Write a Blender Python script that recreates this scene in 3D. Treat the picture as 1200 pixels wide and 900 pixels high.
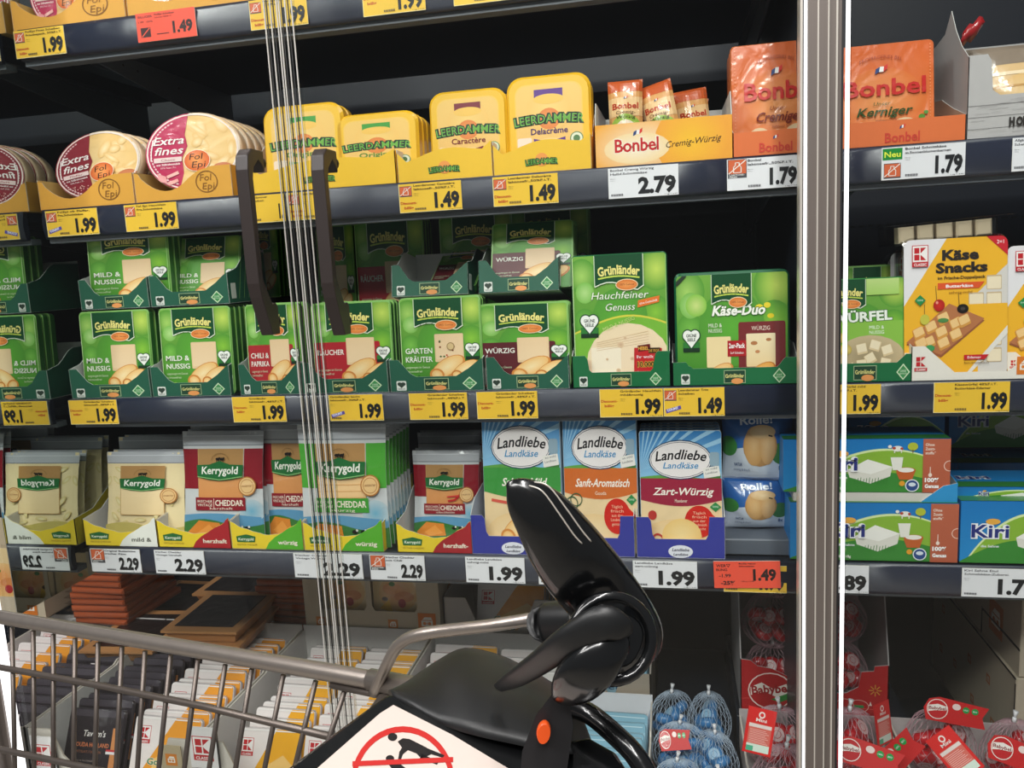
import bpy, bmesh, math, random
from mathutils import Vector, Matrix, Euler
random.seed(7)
for o in list(bpy.data.objects): bpy.data.objects.remove(o)
SC = bpy.context.scene; COL = SC.collection
PI = math.pi
# ---------------------------------------------------------------- camera
F = 930.0; CX, CY = 600.0, 450.0; H0 = 1.35
CAM = Vector((0, -1.2, H0))
_L = Vector((-3967-CX, 552-CY, F)); _D = Vector((932-CX, 6533-CY, F))
RX = -_L.normalized(); RZ = -(_D - _D.dot(RX)*RX).normalized(); RY = RZ.cross(RX)
ROT = Matrix((RX, RY, RZ))                       # world = ROT @ (right, down, forward)
cd = bpy.data.cameras.new('camera'); cam = bpy.data.objects.new('camera', cd); COL.objects.link(cam)
cd.sensor_width = 36; cd.lens = F/1200*36; cd.clip_start = 0.02
r_, d_, f_ = ROT @ Vector((1,0,0)), ROT @ Vector((0,1,0)), ROT @ Vector((0,0,1))
cam.matrix_world = Matrix(((r_.x,-d_.x,-f_.x,CAM.x),(r_.y,-d_.y,-f_.y,CAM.y),(r_.z,-d_.z,-f_.z,CAM.z),(0,0,0,1)))
SC.camera = cam
# ---------------------------------------------------------------- world, lamps, exposure
w = bpy.data.worlds.new('store_light'); SC.world = w; w.use_nodes = True
w.node_tree.nodes['Background'].inputs[0].default_value = (0.95, 0.97, 1.0, 1)
w.node_tree.nodes['Background'].inputs[1].default_value = 0.17
def area(name, loc, sx, sy, power, tgt=None, col=(1, .98, .96)):
    l = bpy.data.lights.new(name, 'AREA'); l.shape = 'RECTANGLE'; l.size = sx; l.size_y = sy; l.energy = power; l.color = col
    o = bpy.data.objects.new(name, l); COL.objects.link(o); o.location = loc
    if tgt is not None:
        o.rotation_euler = (Vector(tgt)-Vector(loc)).to_track_quat('-Z', 'Y').to_euler()
    return o
area('ceiling_strip_light', (-1.92, -1.45, 3.0), .11, 2.2, 50).rotation_euler.z = -.627
area('ceiling_strip_light', (.30, -1.5, 3.0), .11, 2.2, 58).rotation_euler.z = .108
area('ceiling_strip_light', (-.8, -2.45, 3.05), 2.6, .3, 60, (-.4, 0, 1.0))
SC.view_settings.view_transform = 'Standard'; SC.view_settings.look = 'None'
SC.view_settings.exposure = -0.18; SC.view_settings.gamma = 1; SC.view_settings.use_curve_mapping = False
# ---------------------------------------------------------------- geometry of the picture -> metres in the cabinet
def ray(px, py): return ROT @ Vector((px-CX, py-CY, F))
def at(px, py, Y):
    d = ray(px, py); return CAM + d*((Y-CAM.y)/d.y)
def proj(p):
    q = ROT.transposed() @ (Vector(p)-CAM); return (CX+F*q.x/q.z, CY+F*q.y/q.z)
def xat(px, z, Y):
    x = 0.0
    for _ in range(6):
        a = proj((x, Y, z))[0]; b = proj((x+.01, Y, z))[0]; x += (px-a)*.01/(b-a)
    return x
def zat(py, x, Y):
    z = H0-.2
    for _ in range(6):
        a = proj((x, Y, z))[1]; b = proj((x, Y, z+.01))[1]; z += (py-a)*.01/(b-a)
    return z
def cp(px, py, d):                               # point d metres in front of the lens
    v = Vector(((px-CX)/F*d, (py-CY)/F*d, d)); return CAM + ROT @ v
# ---------------------------------------------------------------- colours and materials
def lin(h):
    if not isinstance(h, str): return h
    h = h.lstrip('#'); o = []
    if len(h) == 3: h = ''.join(c*2 for c in h)
    for i in (0, 2, 4):
        c = int(h[i:i+2], 16)/255; o.append(c/12.92 if c <= .04045 else ((c+.055)/1.055)**2.4)
    return tuple(o)
def mat(name, col=None, rough=.5, metal=0, coat=0, bump=0, bscale=60, noise=0, emit=0, spec=.5, bstretch=(1,1,1)):
    m = bpy.data.materials.new(name); m.use_nodes = True; nt = m.node_tree; b = nt.nodes['Principled BSDF']
    b.inputs['Roughness'].default_value = rough; b.inputs['Metallic'].default_value = metal
    b.inputs['Coat Weight'].default_value = coat; b.inputs['Coat Roughness'].default_value = .06
    b.inputs['Specular IOR Level'].default_value = spec
    src = None
    if col is None:
        a = nt.nodes.new('ShaderNodeAttribute'); a.attribute_name = 'Col'; src = a.outputs['Color']
    else:
        rgb = nt.nodes.new('ShaderNodeRGB'); rgb.outputs[0].default_value = (*lin(col), 1); src = rgb.outputs[0]
    tc = nt.nodes.new('ShaderNodeTexCoord'); mp = nt.nodes.new('ShaderNodeMapping'); nt.links.new(tc.outputs['Object'], mp.inputs[0])
    mp.inputs['Scale'].default_value = bstretch
    if noise:
        n = nt.nodes.new('ShaderNodeTexNoise'); n.inputs['Scale'].default_value = bscale; n.inputs['Detail'].default_value = 4
        nt.links.new(mp.outputs[0], n.inputs['Vector'])
        r = nt.nodes.new('ShaderNodeMapRange'); r.inputs[3].default_value = 1-noise; r.inputs[4].default_value = 1+noise*.6
        nt.links.new(n.outputs[0], r.inputs[0])
        mx = nt.nodes.new('ShaderNodeMix'); mx.data_type = 'RGBA'; mx.blend_type = 'MULTIPLY'; mx.inputs[0].default_value = 1
        nt.links.new(src, mx.inputs[6]); nt.links.new(r.outputs[0], mx.inputs[7]); src = mx.outputs[2]
    nt.links.new(src, b.inputs['Base Color'])
    if bump:
        n = nt.nodes.new('ShaderNodeTexNoise'); n.inputs['Scale'].default_value = bscale; n.inputs['Detail'].default_value = 2
        n.inputs['Distortion'].default_value = .8; nt.links.new(mp.outputs[0], n.inputs['Vector'])
        bp = nt.nodes.new('ShaderNodeBump'); bp.inputs['Strength'].default_value = bump; bp.inputs['Distance'].default_value = .004
        nt.links.new(n.outputs[0], bp.inputs['Height']); nt.links.new(bp.outputs[0], b.inputs['Normal'])
        if coat: nt.links.new(bp.outputs[0], b.inputs['Coat Normal'])
    if emit:
        nt.links.new(src, b.inputs['Emission Color']); b.inputs['Emission Strength'].default_value = emit
    return m
def glass(name, tint=(1,1,1), refl=.02, gloss=.02, extra=0):
    m = bpy.data.materials.new(name); m.use_nodes = True; nt = m.node_tree; nt.nodes.clear()
    o = nt.nodes.new('ShaderNodeOutputMaterial'); t = nt.nodes.new('ShaderNodeBsdfTransparent'); g = nt.nodes.new('ShaderNodeBsdfGlossy')
    t.inputs[0].default_value = (*tint, 1); g.inputs['Roughness'].default_value = gloss
    lw = nt.nodes.new('ShaderNodeLayerWeight'); lw.inputs[0].default_value = .5
    pw = nt.nodes.new('ShaderNodeMath'); pw.operation = 'POWER'; pw.inputs[1].default_value = 5; nt.links.new(lw.outputs['Facing'], pw.inputs[0])
    ad = nt.nodes.new('ShaderNodeMath'); ad.operation = 'ADD'; ad.inputs[1].default_value = extra+refl; ad.use_clamp = True
    nt.links.new(pw.outputs[0], ad.inputs[0])
    mx = nt.nodes.new('ShaderNodeMixShader'); nt.links.new(ad.outputs[0], mx.inputs[0]); nt.links.new(t.outputs[0], mx.inputs[1]); nt.links.new(g.outputs[0], mx.inputs[2])
    nt.links.new(mx.outputs[0], o.inputs[0]); return m
M = dict(
 card=mat('printed_card', rough=.5, noise=.05, bscale=90),
 gloss=mat('glossy_print', rough=.36, coat=.18, noise=.04, bscale=40),
 film=mat('crinkled_film_print', rough=.28, coat=.55, bump=.5, bscale=22, noise=.05),
 pouch=mat('foil_pouch_print', rough=.28, coat=.5, bump=.55, bscale=16, noise=.05),
 paper=mat('price_tag_paper', rough=.42, coat=.25, noise=.03, bscale=200),
 plastic=mat('moulded_plastic', rough=.3, coat=.3),
 net=mat('net_string', rough=.35),
 rail=mat('shelf_edge_rail', '#23283b', rough=.2, coat=.8, spec=.6, noise=.06, bscale=34, bstretch=(.25,1,26)),
 steel_dark=mat('dark_shelf_steel', '#1c222d', rough=.42, noise=.1, bscale=8),
 steel_grey=mat('grey_shelf_bracket_steel', '#59606b', rough=.45, noise=.08, bscale=20),
 lip=mat('grey_shelf_lip', '#6b7078', rough=.4),
 back=mat('dark_back_wall', '#0c1220', rough=.5, noise=.1, bscale=6),
 mirror=mat('mirror_end_glass', '#d4dad6', rough=.015, metal=1),
 alu=mat('brushed_aluminium_post', '#6f6660', rough=.42, metal=.2, noise=.08, bscale=40, bstretch=(12,12,.3)),
 alu_l=mat('pale_aluminium_lip', '#cfc9bf', rough=.3, metal=.3),
 led=mat('led_diffuser', '#ffffff', rough=.4, emit=1.3),
 dark=mat('dark_gasket', '#1b1a1c', rough=.5),
 handle=mat('dark_brown_door_handle', '#2e2624', rough=.42, noise=.06, bscale=80),
 acryl=glass('clear_acrylic_seal', (.90,.92,.90), extra=.03, gloss=.05),
 acryl_e=mat('pale_acrylic_edge', '#c9c6c0', rough=.2, coat=.5),
 glass=glass('door_glass', (.97,.985,.975), extra=0.0, gloss=.01),
 clear=glass('clear_tray_plastic', (.9,.9,.9), extra=.06, gloss=.08),
 chrome=mat('worn_zinc_tube', '#a89e96', rough=.30, metal=.8, noise=.12, bscale=90, bstretch=(1,1,1)),
 wire=mat('dull_zinc_wire', '#6f6660', rough=.42, metal=.75, noise=.1, bscale=120),
 black=mat('black_cart_plastic', '#101112', rough=.2, coat=.35, bump=.06, bscale=60),
 black2=mat('soft_black_plastic', '#161718', rough=.42, noise=.1, bscale=60),
 orange=mat('orange_insert', '#e0531a', rough=.4),
 floor=mat('store_floor_tiles', '#a39d94', rough=.3, noise=.08, bscale=4),
)
_n = M['rail'].node_tree; _b = _n.nodes['Principled BSDF']; _b.inputs['Anisotropic'].default_value = .9; _b.inputs['Anisotropic Rotation'].default_value = .25
_b.inputs['Coat Weight'].default_value = 0; _b.inputs['Roughness'].default_value = .36; _b.inputs['Specular IOR Level'].default_value = 1.0
_t = _n.nodes.new('ShaderNodeTangent'); _t.direction_type = 'RADIAL'; _t.axis = 'Z'; _n.links.new(_t.outputs[0], _b.inputs['Tangent'])
# ---------------------------------------------------------------- mesh helper: faces with a colour each
class MB:
    def __init__(s): s.v = []; s.f = []; s.c = []; s.sm = []
    def face(s, pts, col, smooth=False):
        i = len(s.v); s.v += [tuple(p) for p in pts]; s.f.append(tuple(range(i, i+len(pts))))
        if isinstance(col, list): s.c.append([lin(c) for c in col])
        else: s.c.append([lin(col)]*len(pts))
        s.sm.append(smooth)
    def grid(s, rings, col, close=True, caps=True, smooth=True, capcol=None):
        n = len(rings[0]); b = len(s.v)
        for r in rings: s.v += [tuple(p) for p in r]
        c = lin(col)
        for i in range(len(rings)-1):
            for j in range(n if close else n-1):
                k = (j+1) % n
                s.f.append((b+i*n+j, b+i*n+k, b+(i+1)*n+k, b+(i+1)*n+j)); s.c.append([c]*4); s.sm.append(smooth)
        if caps:
            cc = lin(capcol or col)
            s.f.append(tuple(b+j for j in reversed(range(n)))); s.c.append([cc]*n); s.sm.append(False)
            s.f.append(tuple(b+(len(rings)-1)*n+j for j in range(n))); s.c.append([cc]*n); s.sm.append(False)
        return s
    def box(s, x0, x1, y0, y1, z0, z1, col, bev=0, front=None):
        if bev:
            b = bev
            o = lambda k: [(x0+k, z0+k), (x1-k, z0+k), (x1-k, z1-k), (x0+k, z1-k)]
            s.grid([[(x, y0, z) for x, z in o(b)], [(x, y0+b, z) for x, z in o(0)], [(x, y1-b, z) for x, z in o(0)], [(x, y1, z) for x, z in o(b)]], col, smooth=False)
            return s
        P = [(x0,y0,z0),(x1,y0,z0),(x1,y1,z0),(x0,y1,z0),(x0,y0,z1),(x1,y0,z1),(x1,y1,z1),(x0,y1,z1)]
        for k, q in enumerate(((0,3,2,1),(4,5,6,7),(0,1,5,4),(1,2,6,5),(2,3,7,6),(3,0,4,7))):
            s.face([P[i] for i in q], front if (front and k == 2) else col)
        return s
    def prism(s, poly, a, b, axis, cout, cin=None, crim=None):
        """extrude a 2-D outline between a and b; axis 'y' (outline x,z) or 'x' (outline y,z) or 'z' (outline x,y)"""
        cin = cin or cout; crim = crim or cin
        T = {'y': lambda u, v, w: (u, w, v), 'x': lambda u, v, w: (w, u, v), 'z': lambda u, v, w: (u, v, w)}[axis]
        A = [T(u, v, a) for u, v in poly]; B = [T(u, v, b) for u, v in poly]; n = len(poly)
        s.face(A, cout); s.face(B[::-1], cin)
        for i in range(n):
            k = (i+1) % n; s.face([A[k], A[i], B[i], B[k]], crim)
        return s
    def tube(s, pts, rad, col, n=8, squash=None, caps=True):
        pts = [Vector(p) for p in pts]; rings = []; up = None
        for i, p in enumerate(pts):
            t = (pts[min(i+1, len(pts)-1)]-pts[max(i-1, 0)]).normalized()
            if up is None:
                up = Vector((0,0,1)) if abs(t.z) < .9 else Vector((1,0,0))
            a = (up - t*up.dot(t)).normalized(); b = t.cross(a); up = a
            r = rad[i] if isinstance(rad, (list, tuple)) else rad
            ra, rb = (r if isinstance(r, tuple) else (r, r))
            rings.append([p + a*(ra*math.cos(2*PI*j/n)) + b*(rb*math.sin(2*PI*j/n)) for j in range(n)])
        s.grid(rings, col, caps=caps)
        return s
    def build(s, name, m, parent=None, loc=None, rot=None):
        me = bpy.data.meshes.new(name); me.from_pydata(s.v, [], s.f)
        ca = me.color_attributes.new('Col', 'FLOAT_COLOR', 'CORNER')
        flat = []
        for c in s.c:
            for q in c: flat += [q[0], q[1], q[2], 1.0]
        ca.data.foreach_set('color', flat)
        me.polygons.foreach_set('use_smooth', s.sm)
        me.materials.append(M[m] if isinstance(m, str) else m)
        me.update()
        return link(name, me, parent, loc, rot)
def weld(o, ang=None):
    bm = bmesh.new(); bm.from_mesh(o.data); bmesh.ops.remove_doubles(bm, verts=bm.verts, dist=1e-5)
    bmesh.ops.recalc_face_normals(bm, faces=bm.faces); bm.to_mesh(o.data); bm.free(); return o
def link(name, me, parent=None, loc=None, rot=None):
    o = bpy.data.objects.new(name, me); COL.objects.link(o)
    if parent is not None: o.parent = parent
    if loc is not None: o.location = loc
    if rot is not None: o.rotation_euler = rot
    return o
def tag(o, label=None, cat=None, group=None, kind=None):
    if label: o['label'] = label
    if cat: o['category'] = cat
    if group: o['group'] = group
    if kind: o['kind'] = kind
    return o
def empty(name, loc=(0,0,0), rot=(0,0,0)):
    o = bpy.data.objects.new(name, None); COL.objects.link(o); o.location = loc; o.rotation_euler = rot; o.empty_display_size = .02
    return o
def struct(o): o['kind'] = 'structure'; return o
KIDS = {}
def dup(o, parent=None):
    c = o.copy(); COL.objects.link(c)
    for k in ('label', 'group', 'category'):
        if parent is None and k in c and k == 'label': del c[k]
    if parent is not None: c.parent = parent
    for ch in o.children: dup(ch, c)
    return c
# ---------------------------------------------------------------- flat print: layered outlines and lettering
_tc = {}
def glyphs(txt, bold=0):
    k = (txt, bold)
    if k in _tc: return _tc[k]
    cu = bpy.data.curves.new('t', 'FONT'); cu.body = txt; cu.resolution_u = 2; cu.size = 1; cu.offset = bold*.022
    o = bpy.data.objects.new('t', cu); COL.objects.link(o)
    dg = bpy.context.evaluated_depsgraph_get(); me = o.evaluated_get(dg).to_mesh()
    V = [(v.co.x, v.co.y) for v in me.vertices]; Fc = [tuple(p.vertices) for p in me.polygons]
    bpy.data.objects.remove(o); bpy.data.curves.remove(cu)
    xs = [v[0] for v in V] or [0, 1]; x0, x1 = min(xs), max(xs)
    _tc[k] = ([(x-x0, y) for x, y in V], Fc, x1-x0); return _tc[k]
def rrect(x, y, w, h, r, n=4):
    r = min(r, w/2, h/2)
    if r <= 0: return [(x, y), (x+w, y), (x+w, y+h), (x, y+h)]
    out = []
    for cx, cy, a in ((x+w-r, y+r, -90), (x+w-r, y+h-r, 0), (x+r, y+h-r, 90), (x+r, y+r, 180)):
        for i in range(n+1):
            t = math.radians(a+90*i/n); out.append((cx+r*math.cos(t), cy+r*math.sin(t)))
    return out
def ellp(cx, cy, rx, ry, n=20, rot=0):
    c, s = math.cos(rot), math.sin(rot); o = []
    for i in range(n):
        a = 2*PI*i/n; x, y = rx*math.cos(a), ry*math.sin(a); o.append((cx+x*c-y*s, cy+x*s+y*c))
    return o
def mixc(a, b, t): return tuple(p*(1-t)+q*t for p, q in zip(a, b))
class Art:
    """units are centimetres, origin at the lower left corner"""
    EPS = .00004
    def __init__(s, w, h, col=None, r=0, clip=None):
        s.w, s.h = w, h; s.L = 1; s.P = []        # (layer, pts, cols)
        s.clip = clip or rrect(0, 0, w, h, r); s.bulge = None
        if col: s.P.append((0, s.clip, [lin(col)]*len(s.clip)))
    def _add(s, pts, cols, clip=True):
        if clip:
            C = s.clip; n = len(C)
            if all(all((C[(i+1)%n][0]-C[i][0])*(p[1]-C[i][1])-(C[(i+1)%n][1]-C[i][1])*(p[0]-C[i][0]) >= -1e-9 for i in range(n)) for p in pts): pass
            else:
                for i in range(n):
                    a, b = C[i], C[(i+1) % n]; out = []; oc = []
                    sd = lambda p: (b[0]-a[0])*(p[1]-a[1])-(b[1]-a[1])*(p[0]-a[0])
                    for j in range(len(pts)):
                        p, q = pts[j], pts[(j+1) % len(pts)]; cp_, cq = cols[j], cols[(j+1) % len(pts)]; dp, dq = sd(p), sd(q)
                        if dp >= 0: out.append(p); oc.append(cp_)
                        if (dp >= 0) != (dq >= 0):
                            t = dp/(dp-dq); out.append((p[0]+(q[0]-p[0])*t, p[1]+(q[1]-p[1])*t)); oc.append(mixc(cp_, cq, t))
                    pts, cols = out, oc
                    if len(pts) < 3: return
        s.P.append((s.L, pts, cols))
    def eps(s, e): s.EPS = e; return s
    def p(s, pts, col):
        c = lin(col); s._add(list(pts), [c]*len(pts)); s.L += 1; return s
    def r(s, x, y, w, h, col, rad=0, rot=0, col2=None):
        P = rrect(x, y, w, h, rad)
        if rot:
            cx, cy = x+w/2, y+h/2; c, q = math.cos(rot), math.sin(rot); P = [(cx+(a-cx)*c-(b-cy)*q, cy+(a-cx)*q+(b-cy)*c) for a, b in P]
        if col2 is not None:
            c1, c2 = lin(col), lin(col2); s._add(P, [mixc(c1, c2, max(0, min(1, (b-y)/h))) for a, b in P]); s.L += 1; return s
        return s.p(P, col)
    def e(s, cx, cy, rx, ry, col, col2=None, rot=0, n=20):
        P = ellp(cx, cy, rx, ry, n, rot)
        if col2 is None: return s.p(P, col)
        a, b = lin(col), lin(col2); n = len(P)
        for i in range(n): s._add([(cx, cy), P[i], P[(i+1) % n]], [a, b, b])
        s.L += 1; return s
    def ring(s, cx, cy, rx, ry, wd, col, rot=0, n=24, a0=0, a1=2*PI):
        P = []
        for i in range(n+1):
            a = a0+(a1-a0)*i/n; P.append((math.cos(a), math.sin(a)))
        c = lin(col); k, q = math.cos(rot), math.sin(rot)
        R = lambda x, y: (cx+x*k-y*q, cy+x*q+y*k)
        for (a, b), (a2, b2) in zip(P, P[1:]):
            s._add([R(a*rx, b*ry), R(a2*rx, b2*ry), R(a2*(rx-wd), b2*(ry-wd)), R(a*(rx-wd), b*(ry-wd))], [c]*4)
        s.L += 1; return s
    def l(s, pts, wd, col):
        c = lin(col)
        for a, b in zip(pts, pts[1:]):
            dx, dy = b[0]-a[0], b[1]-a[1]; L = math.hypot(dx, dy) or 1; nx, ny = -dy/L*wd/2, dx/L*wd/2; ex, ey = dx/L*wd*.2, dy/L*wd*.2
            s._add([(a[0]-ex-nx, a[1]-ey-ny), (b[0]+ex-nx, b[1]+ey-ny), (b[0]+ex+nx, b[1]+ey+ny), (a[0]-ex+nx, a[1]-ey+ny)], [c]*4)
        s.L += 1; return s
    def band(s, lo, hi, col, n=14, col2=None):
        """area between two curves lo(t), hi(t), t in 0..1 over the width"""
        c = lin(col); d = lin(col2) if col2 else c
        for i in range(n):
            t, u = i/n, (i+1)/n; s._add([(t*s.w, lo(t)), (u*s.w, lo(u)), (u*s.w, hi(u)), (t*s.w, hi(t))], [mixc(c, d, t), mixc(c, d, u), mixc(c, d, u), mixc(c, d, t)])
        s.L += 1; return s
    def t(s, txt, x, y, h, col, w=None, al='c', b=0, sh=0, arc=0, rot=0, ol=None, olw=2.2):
        """y = baseline, h = height of capitals, w = total width (fits), arc = radius (+ up)"""
        if ol: s.t(txt, x, y, h, ol, w=(w*(1+.02) if w else None), al=al, b=b+olw, sh=sh, arc=arc, rot=rot)
        V, Fc, W = glyphs(txt, b); k = h/.73; kx = (w/W) if w else k
        Wd = W*kx; x0 = {'c': -Wd/2, 'l': 0, 'r': -Wd}[al]; c_, s_ = math.cos(rot), math.sin(rot); c = lin(col); out = []
        for a, bb in V:
            X = x0+a*kx+bb*k*sh; Y = bb*k
            if arc:
                R = arc; th = X/R; X, Y = (R+Y)*math.sin(th), (R+Y)*math.cos(th)-R
            out.append((x+X*c_-Y*s_, y+X*s_+Y*c_))
        for f in Fc: s.P.append((s.L, [out[i] for i in f], [c]*len(f)))
        s.L += 1; return s
    def build(s, name, m, parent=None, W=None, H=None, loc=(0,0,0), rot=None, fn=None):
        """front of the print faces -Y; x centred, z up from 0; W,H in metres"""
        W = W or s.w/100; H = H or s.h/100; kx, kz = W/s.w, H/s.h; mb = MB()
        for L, pts, cols in s.P:
            q = []
            for x, y in pts:
                X, Z, Y = (x-s.w/2)*kx, y*kz, -L*s.EPS-.0005
                if fn: X, Y2, Z = fn(X, Z); Y += Y2
                q.append((X, Y, Z))
            mb.face(q, list(cols))
        return mb.build(name, m, parent, loc, rot)
# ---------------------------------------------------------------- cabinet
def Z(r): return r+H0
S1, S2, S3, S4 = Z(.420), Z(.130), Z(-.197), Z(-.468)     # tops of the four shelf rails
R1, R2, R3, R4 = Z(.371), Z(.081), Z(-.242), Z(-.515)     # their lower edges
DECK = Z(-1.02); XL, XM, XR = -1.045, .185, .95; YB = .60; YG = -.12
def bx(name, m, x0, x1, y0, y1, z0, z1, parent=None, bev=0, col='888888'):
    return MB().box(x0, x1, y0, y1, z0, z1, col, bev).build(name, m, parent)
struct(bx('floor', 'floor', -5, 4, -4.5, 1.2, -.05, 0))
bw = struct(bx('wall_back', 'back', -2.3, 1.6, YB, YB+.03, 0, 2.5))
for z0, z1, dy in ((Z(.30), Z(.345), .05), (Z(.245), Z(.30), .09), (Z(.62), Z(.70), .06)):
    struct(bx('trim_1', 'steel_dark', -1.05, .9, YB-dy, YB, z0, z1))
sl = MB()
for zz in (Z(.035), Z(-.655), Z(-.672)):
    x = -1.0
    while x < .9:
        sl.box(x, x+.011, YB-.0012, YB+.0005, zz, zz+.0035, '020203'); x += .018
tag(sl.build('perforation', 'net', bw), kind='stuff')
struct(bx('wall_left', 'mirror', -1.0655, -1.064, -.155, YB, Z(-.53), 2.5))
struct(bx('wall_right', 'steel_dark', XR+.02, XR+.04, -.1, YB, .2, 2.5))
# bottom deck with its plinth
struct(bx('floor_deck', 'steel_dark', -2.2, XR, -.15, YB, DECK-.03, DECK))
struct(bx('trim_2', 'steel_grey', -2.2, XR, -.17, -.15, .0, DECK+.05))
def rail_profile(z0, z1):
    # convex plastic ticket holder, from the lower to the upper edge
    n = 8; out = []
    for i in range(n+1):
        t = i/n; out.append((-.0015-.0045*math.sin(PI*t), z0+(z1-z0)*t))
    return out
SHELF_LABEL = {1: 'topmost dark shelf with blue-grey ticket rail, left of the post',
 2: 'second shelf from the top, carrying round packs and yellow trays',
 3: 'long dark shelf carrying the green cheese packs', 4: 'lowest long shelf, carrying yellow and blue trays'}
def shelf(k, x0, x1, zt, zb, lab):
    t = empty('cabinet_shelf', (x0, 0, zb)); tag(t, lab, 'shelf')
    o = lambda x, y, z: (x-x0, y, z-zb)
    mb = MB(); prof = rail_profile(zb, zt); rings = []
    for x in [x0+(x1-x0)*i/6 for i in range(7)]:
        rings.append([o(x, y, z) for y, z in prof]+[o(x, .006, zt), o(x, .006, zb)])
    mb.grid(rings, '262c3e'); weld(mb.build('ticket_rail', 'rail', t))
    MB().box(0, x1-x0, .0065, .030, -.007, .003, '6b7078').build('front_lip', 'lip', t)
    MB().box(.002, x1-x0-.002, .0065, .50, (zt-zb)-.0175, (zt-zb)-.0015, '1d2024').build('shelf_plate', 'steel_dark', t)
    for bxp in (.085, x1-x0-.03):
        m = MB(); h = zt-zb-.0175
        m.prism([(.035, h), (.035, h-.014), (.06, h-.024), (.50, h-.085), (.50, h)], bxp, bxp+.004, 'x', '3a3f47')
        m.box(bxp-.012, bxp, .035, .50, h-.006, h, '3a3f47')
        br = m.build('shelf_bracket', 'steel_grey', t)
        mh = MB()
        for yy in (.07, .10, .135, .175, .30): mh.tube([(bxp+.0038, yy, h-.012-(yy-.06)*.05), (bxp+.0046, yy, h-.012-(yy-.06)*.05)], .0022, '08080a', n=8)
        tag(mh.build('bolt_hole', 'dark', br), kind='stuff')
    return t
for k, zt, zb in ((1, S1, R1), (2, S2, R2), (3, S3, R3), (4, S4, R4)):
    shelf(k, XL, XM-.004, zt, zb, SHELF_LABEL[k])
    if k > 1: shelf(k, XM+.004, XR, zt, zb, {2: 'short dark shelf right of the post under the grey wood-print box', 3: 'short dark shelf right of the post under the cheese cube packs', 4: 'short dark shelf right of the post under the blue boxes'}[k])
# upright between the two cabinets
up = bx('partition_upright', 'steel_dark', XM-.004, XM+.004, .02, YB, .3, 2.5); struct(up)
# ---------------------------------------------------------------- door posts (aluminium) with lit edges
def strip(name, m, px0, px1, y0, y1, parent, pyr, z0, z1):
    a = at(px0, pyr, y0).x; b = at(px1, pyr, y0).x
    o = MB().box(a, b, y0, y1, z0, z1, '888888').build(name, m, parent); o.location = -parent.location; return o
def post(name, pyr, parts):
    p = empty(name, (at(parts[0][2], pyr, YG).x, YG, .05)); struct(p)
    for nm, m, a, b, y0, y1 in parts: strip(nm, m, a, b, YG+y0, YG+y1, p, pyr, .05, 2.3)
post('trim_3', 450, (('edge_light', 'led', 941, 945.5, -.010, .012), ('edge_strip', 'alu_l', 937, 940, -.012, .012),
    ('edge_gasket', 'dark', 940, 941, -.0135, -.010),
    ('frame_profile', 'alu', 945.5, 956, -.016, .02), ('frame_lip', 'alu_l', 956, 957.6, -.018, .02),
    ('frame_profile', 'alu', 957.6, 967.5, -.018, .02), ('frame_lip', 'alu_l', 967.5, 969, -.020, .02),
    ('frame_profile', 'alu', 969, 976.5, -.016, .02), ('frame_lip', 'alu_l', 976.5, 978.5, -.018, .02),
    ('frame_profile', 'alu', 978.5, 982.5, -.012, .012), ('frame_gasket', 'dark', 982.5, 985, -.006, .012),
    ('edge_light', 'led', 989.5, 992, -.010, .004)))
post('trim_4', 850, (('edge_light', 'led', 8, 16, -.012, .0), ('frame_profile', 'alu', -5, 7, -.016, .01), ('frame_lip', 'alu_l', -8, -5, -.018, -.01), ('frame_profile', 'alu', -45, -8, -.03, .01)))
# ---------------------------------------------------------------- glass doors
def glass_door(name, x0, x1):
    t = empty(name, ((x0+x1)/2, YG, .1)); struct(t); h = (x1-x0)/2
    MB().box(-h, h, -.003, .003, 0, 2.2, 'ffffff').build('glass_pane', 'glass', t); return t
XS0, XSM, XS1 = at(338, 300, YG).x, at(354, 300, YG).x, at(370, 300, YG).x
D1 = glass_door('door_1', at(22, 850, YG).x+.01, XS0); D2 = glass_door('door_2', XS1, at(936, 450, YG).x); D3 = glass_door('door_3', at(993, 450, YG).x, XR)
def seal(door, a, b):
    t = empty('door_seal', (a-door.location.x, 0, 0)); t.parent = door; W = b-a
    MB().box(0, W, -.004, .004, 0, 2.2, 'ffffff').build('clear_strip', 'acryl', t)
    for f in (.2, .68): MB().box(W*f, W*f+.0012, -.0055, -.004, 0, 2.2, '2c2a2a').build('dark_line', 'dark', t)
    for f in (0, .45, .93):
        MB().box(W*f, W*f+.0014, -.0055, -.0035, 0, 2.2, 'c9c6c0').build('fin', 'acryl_e', t)
seal(D1, XS0, XSM-.001); seal(D2, XSM+.001, XS1)
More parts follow.
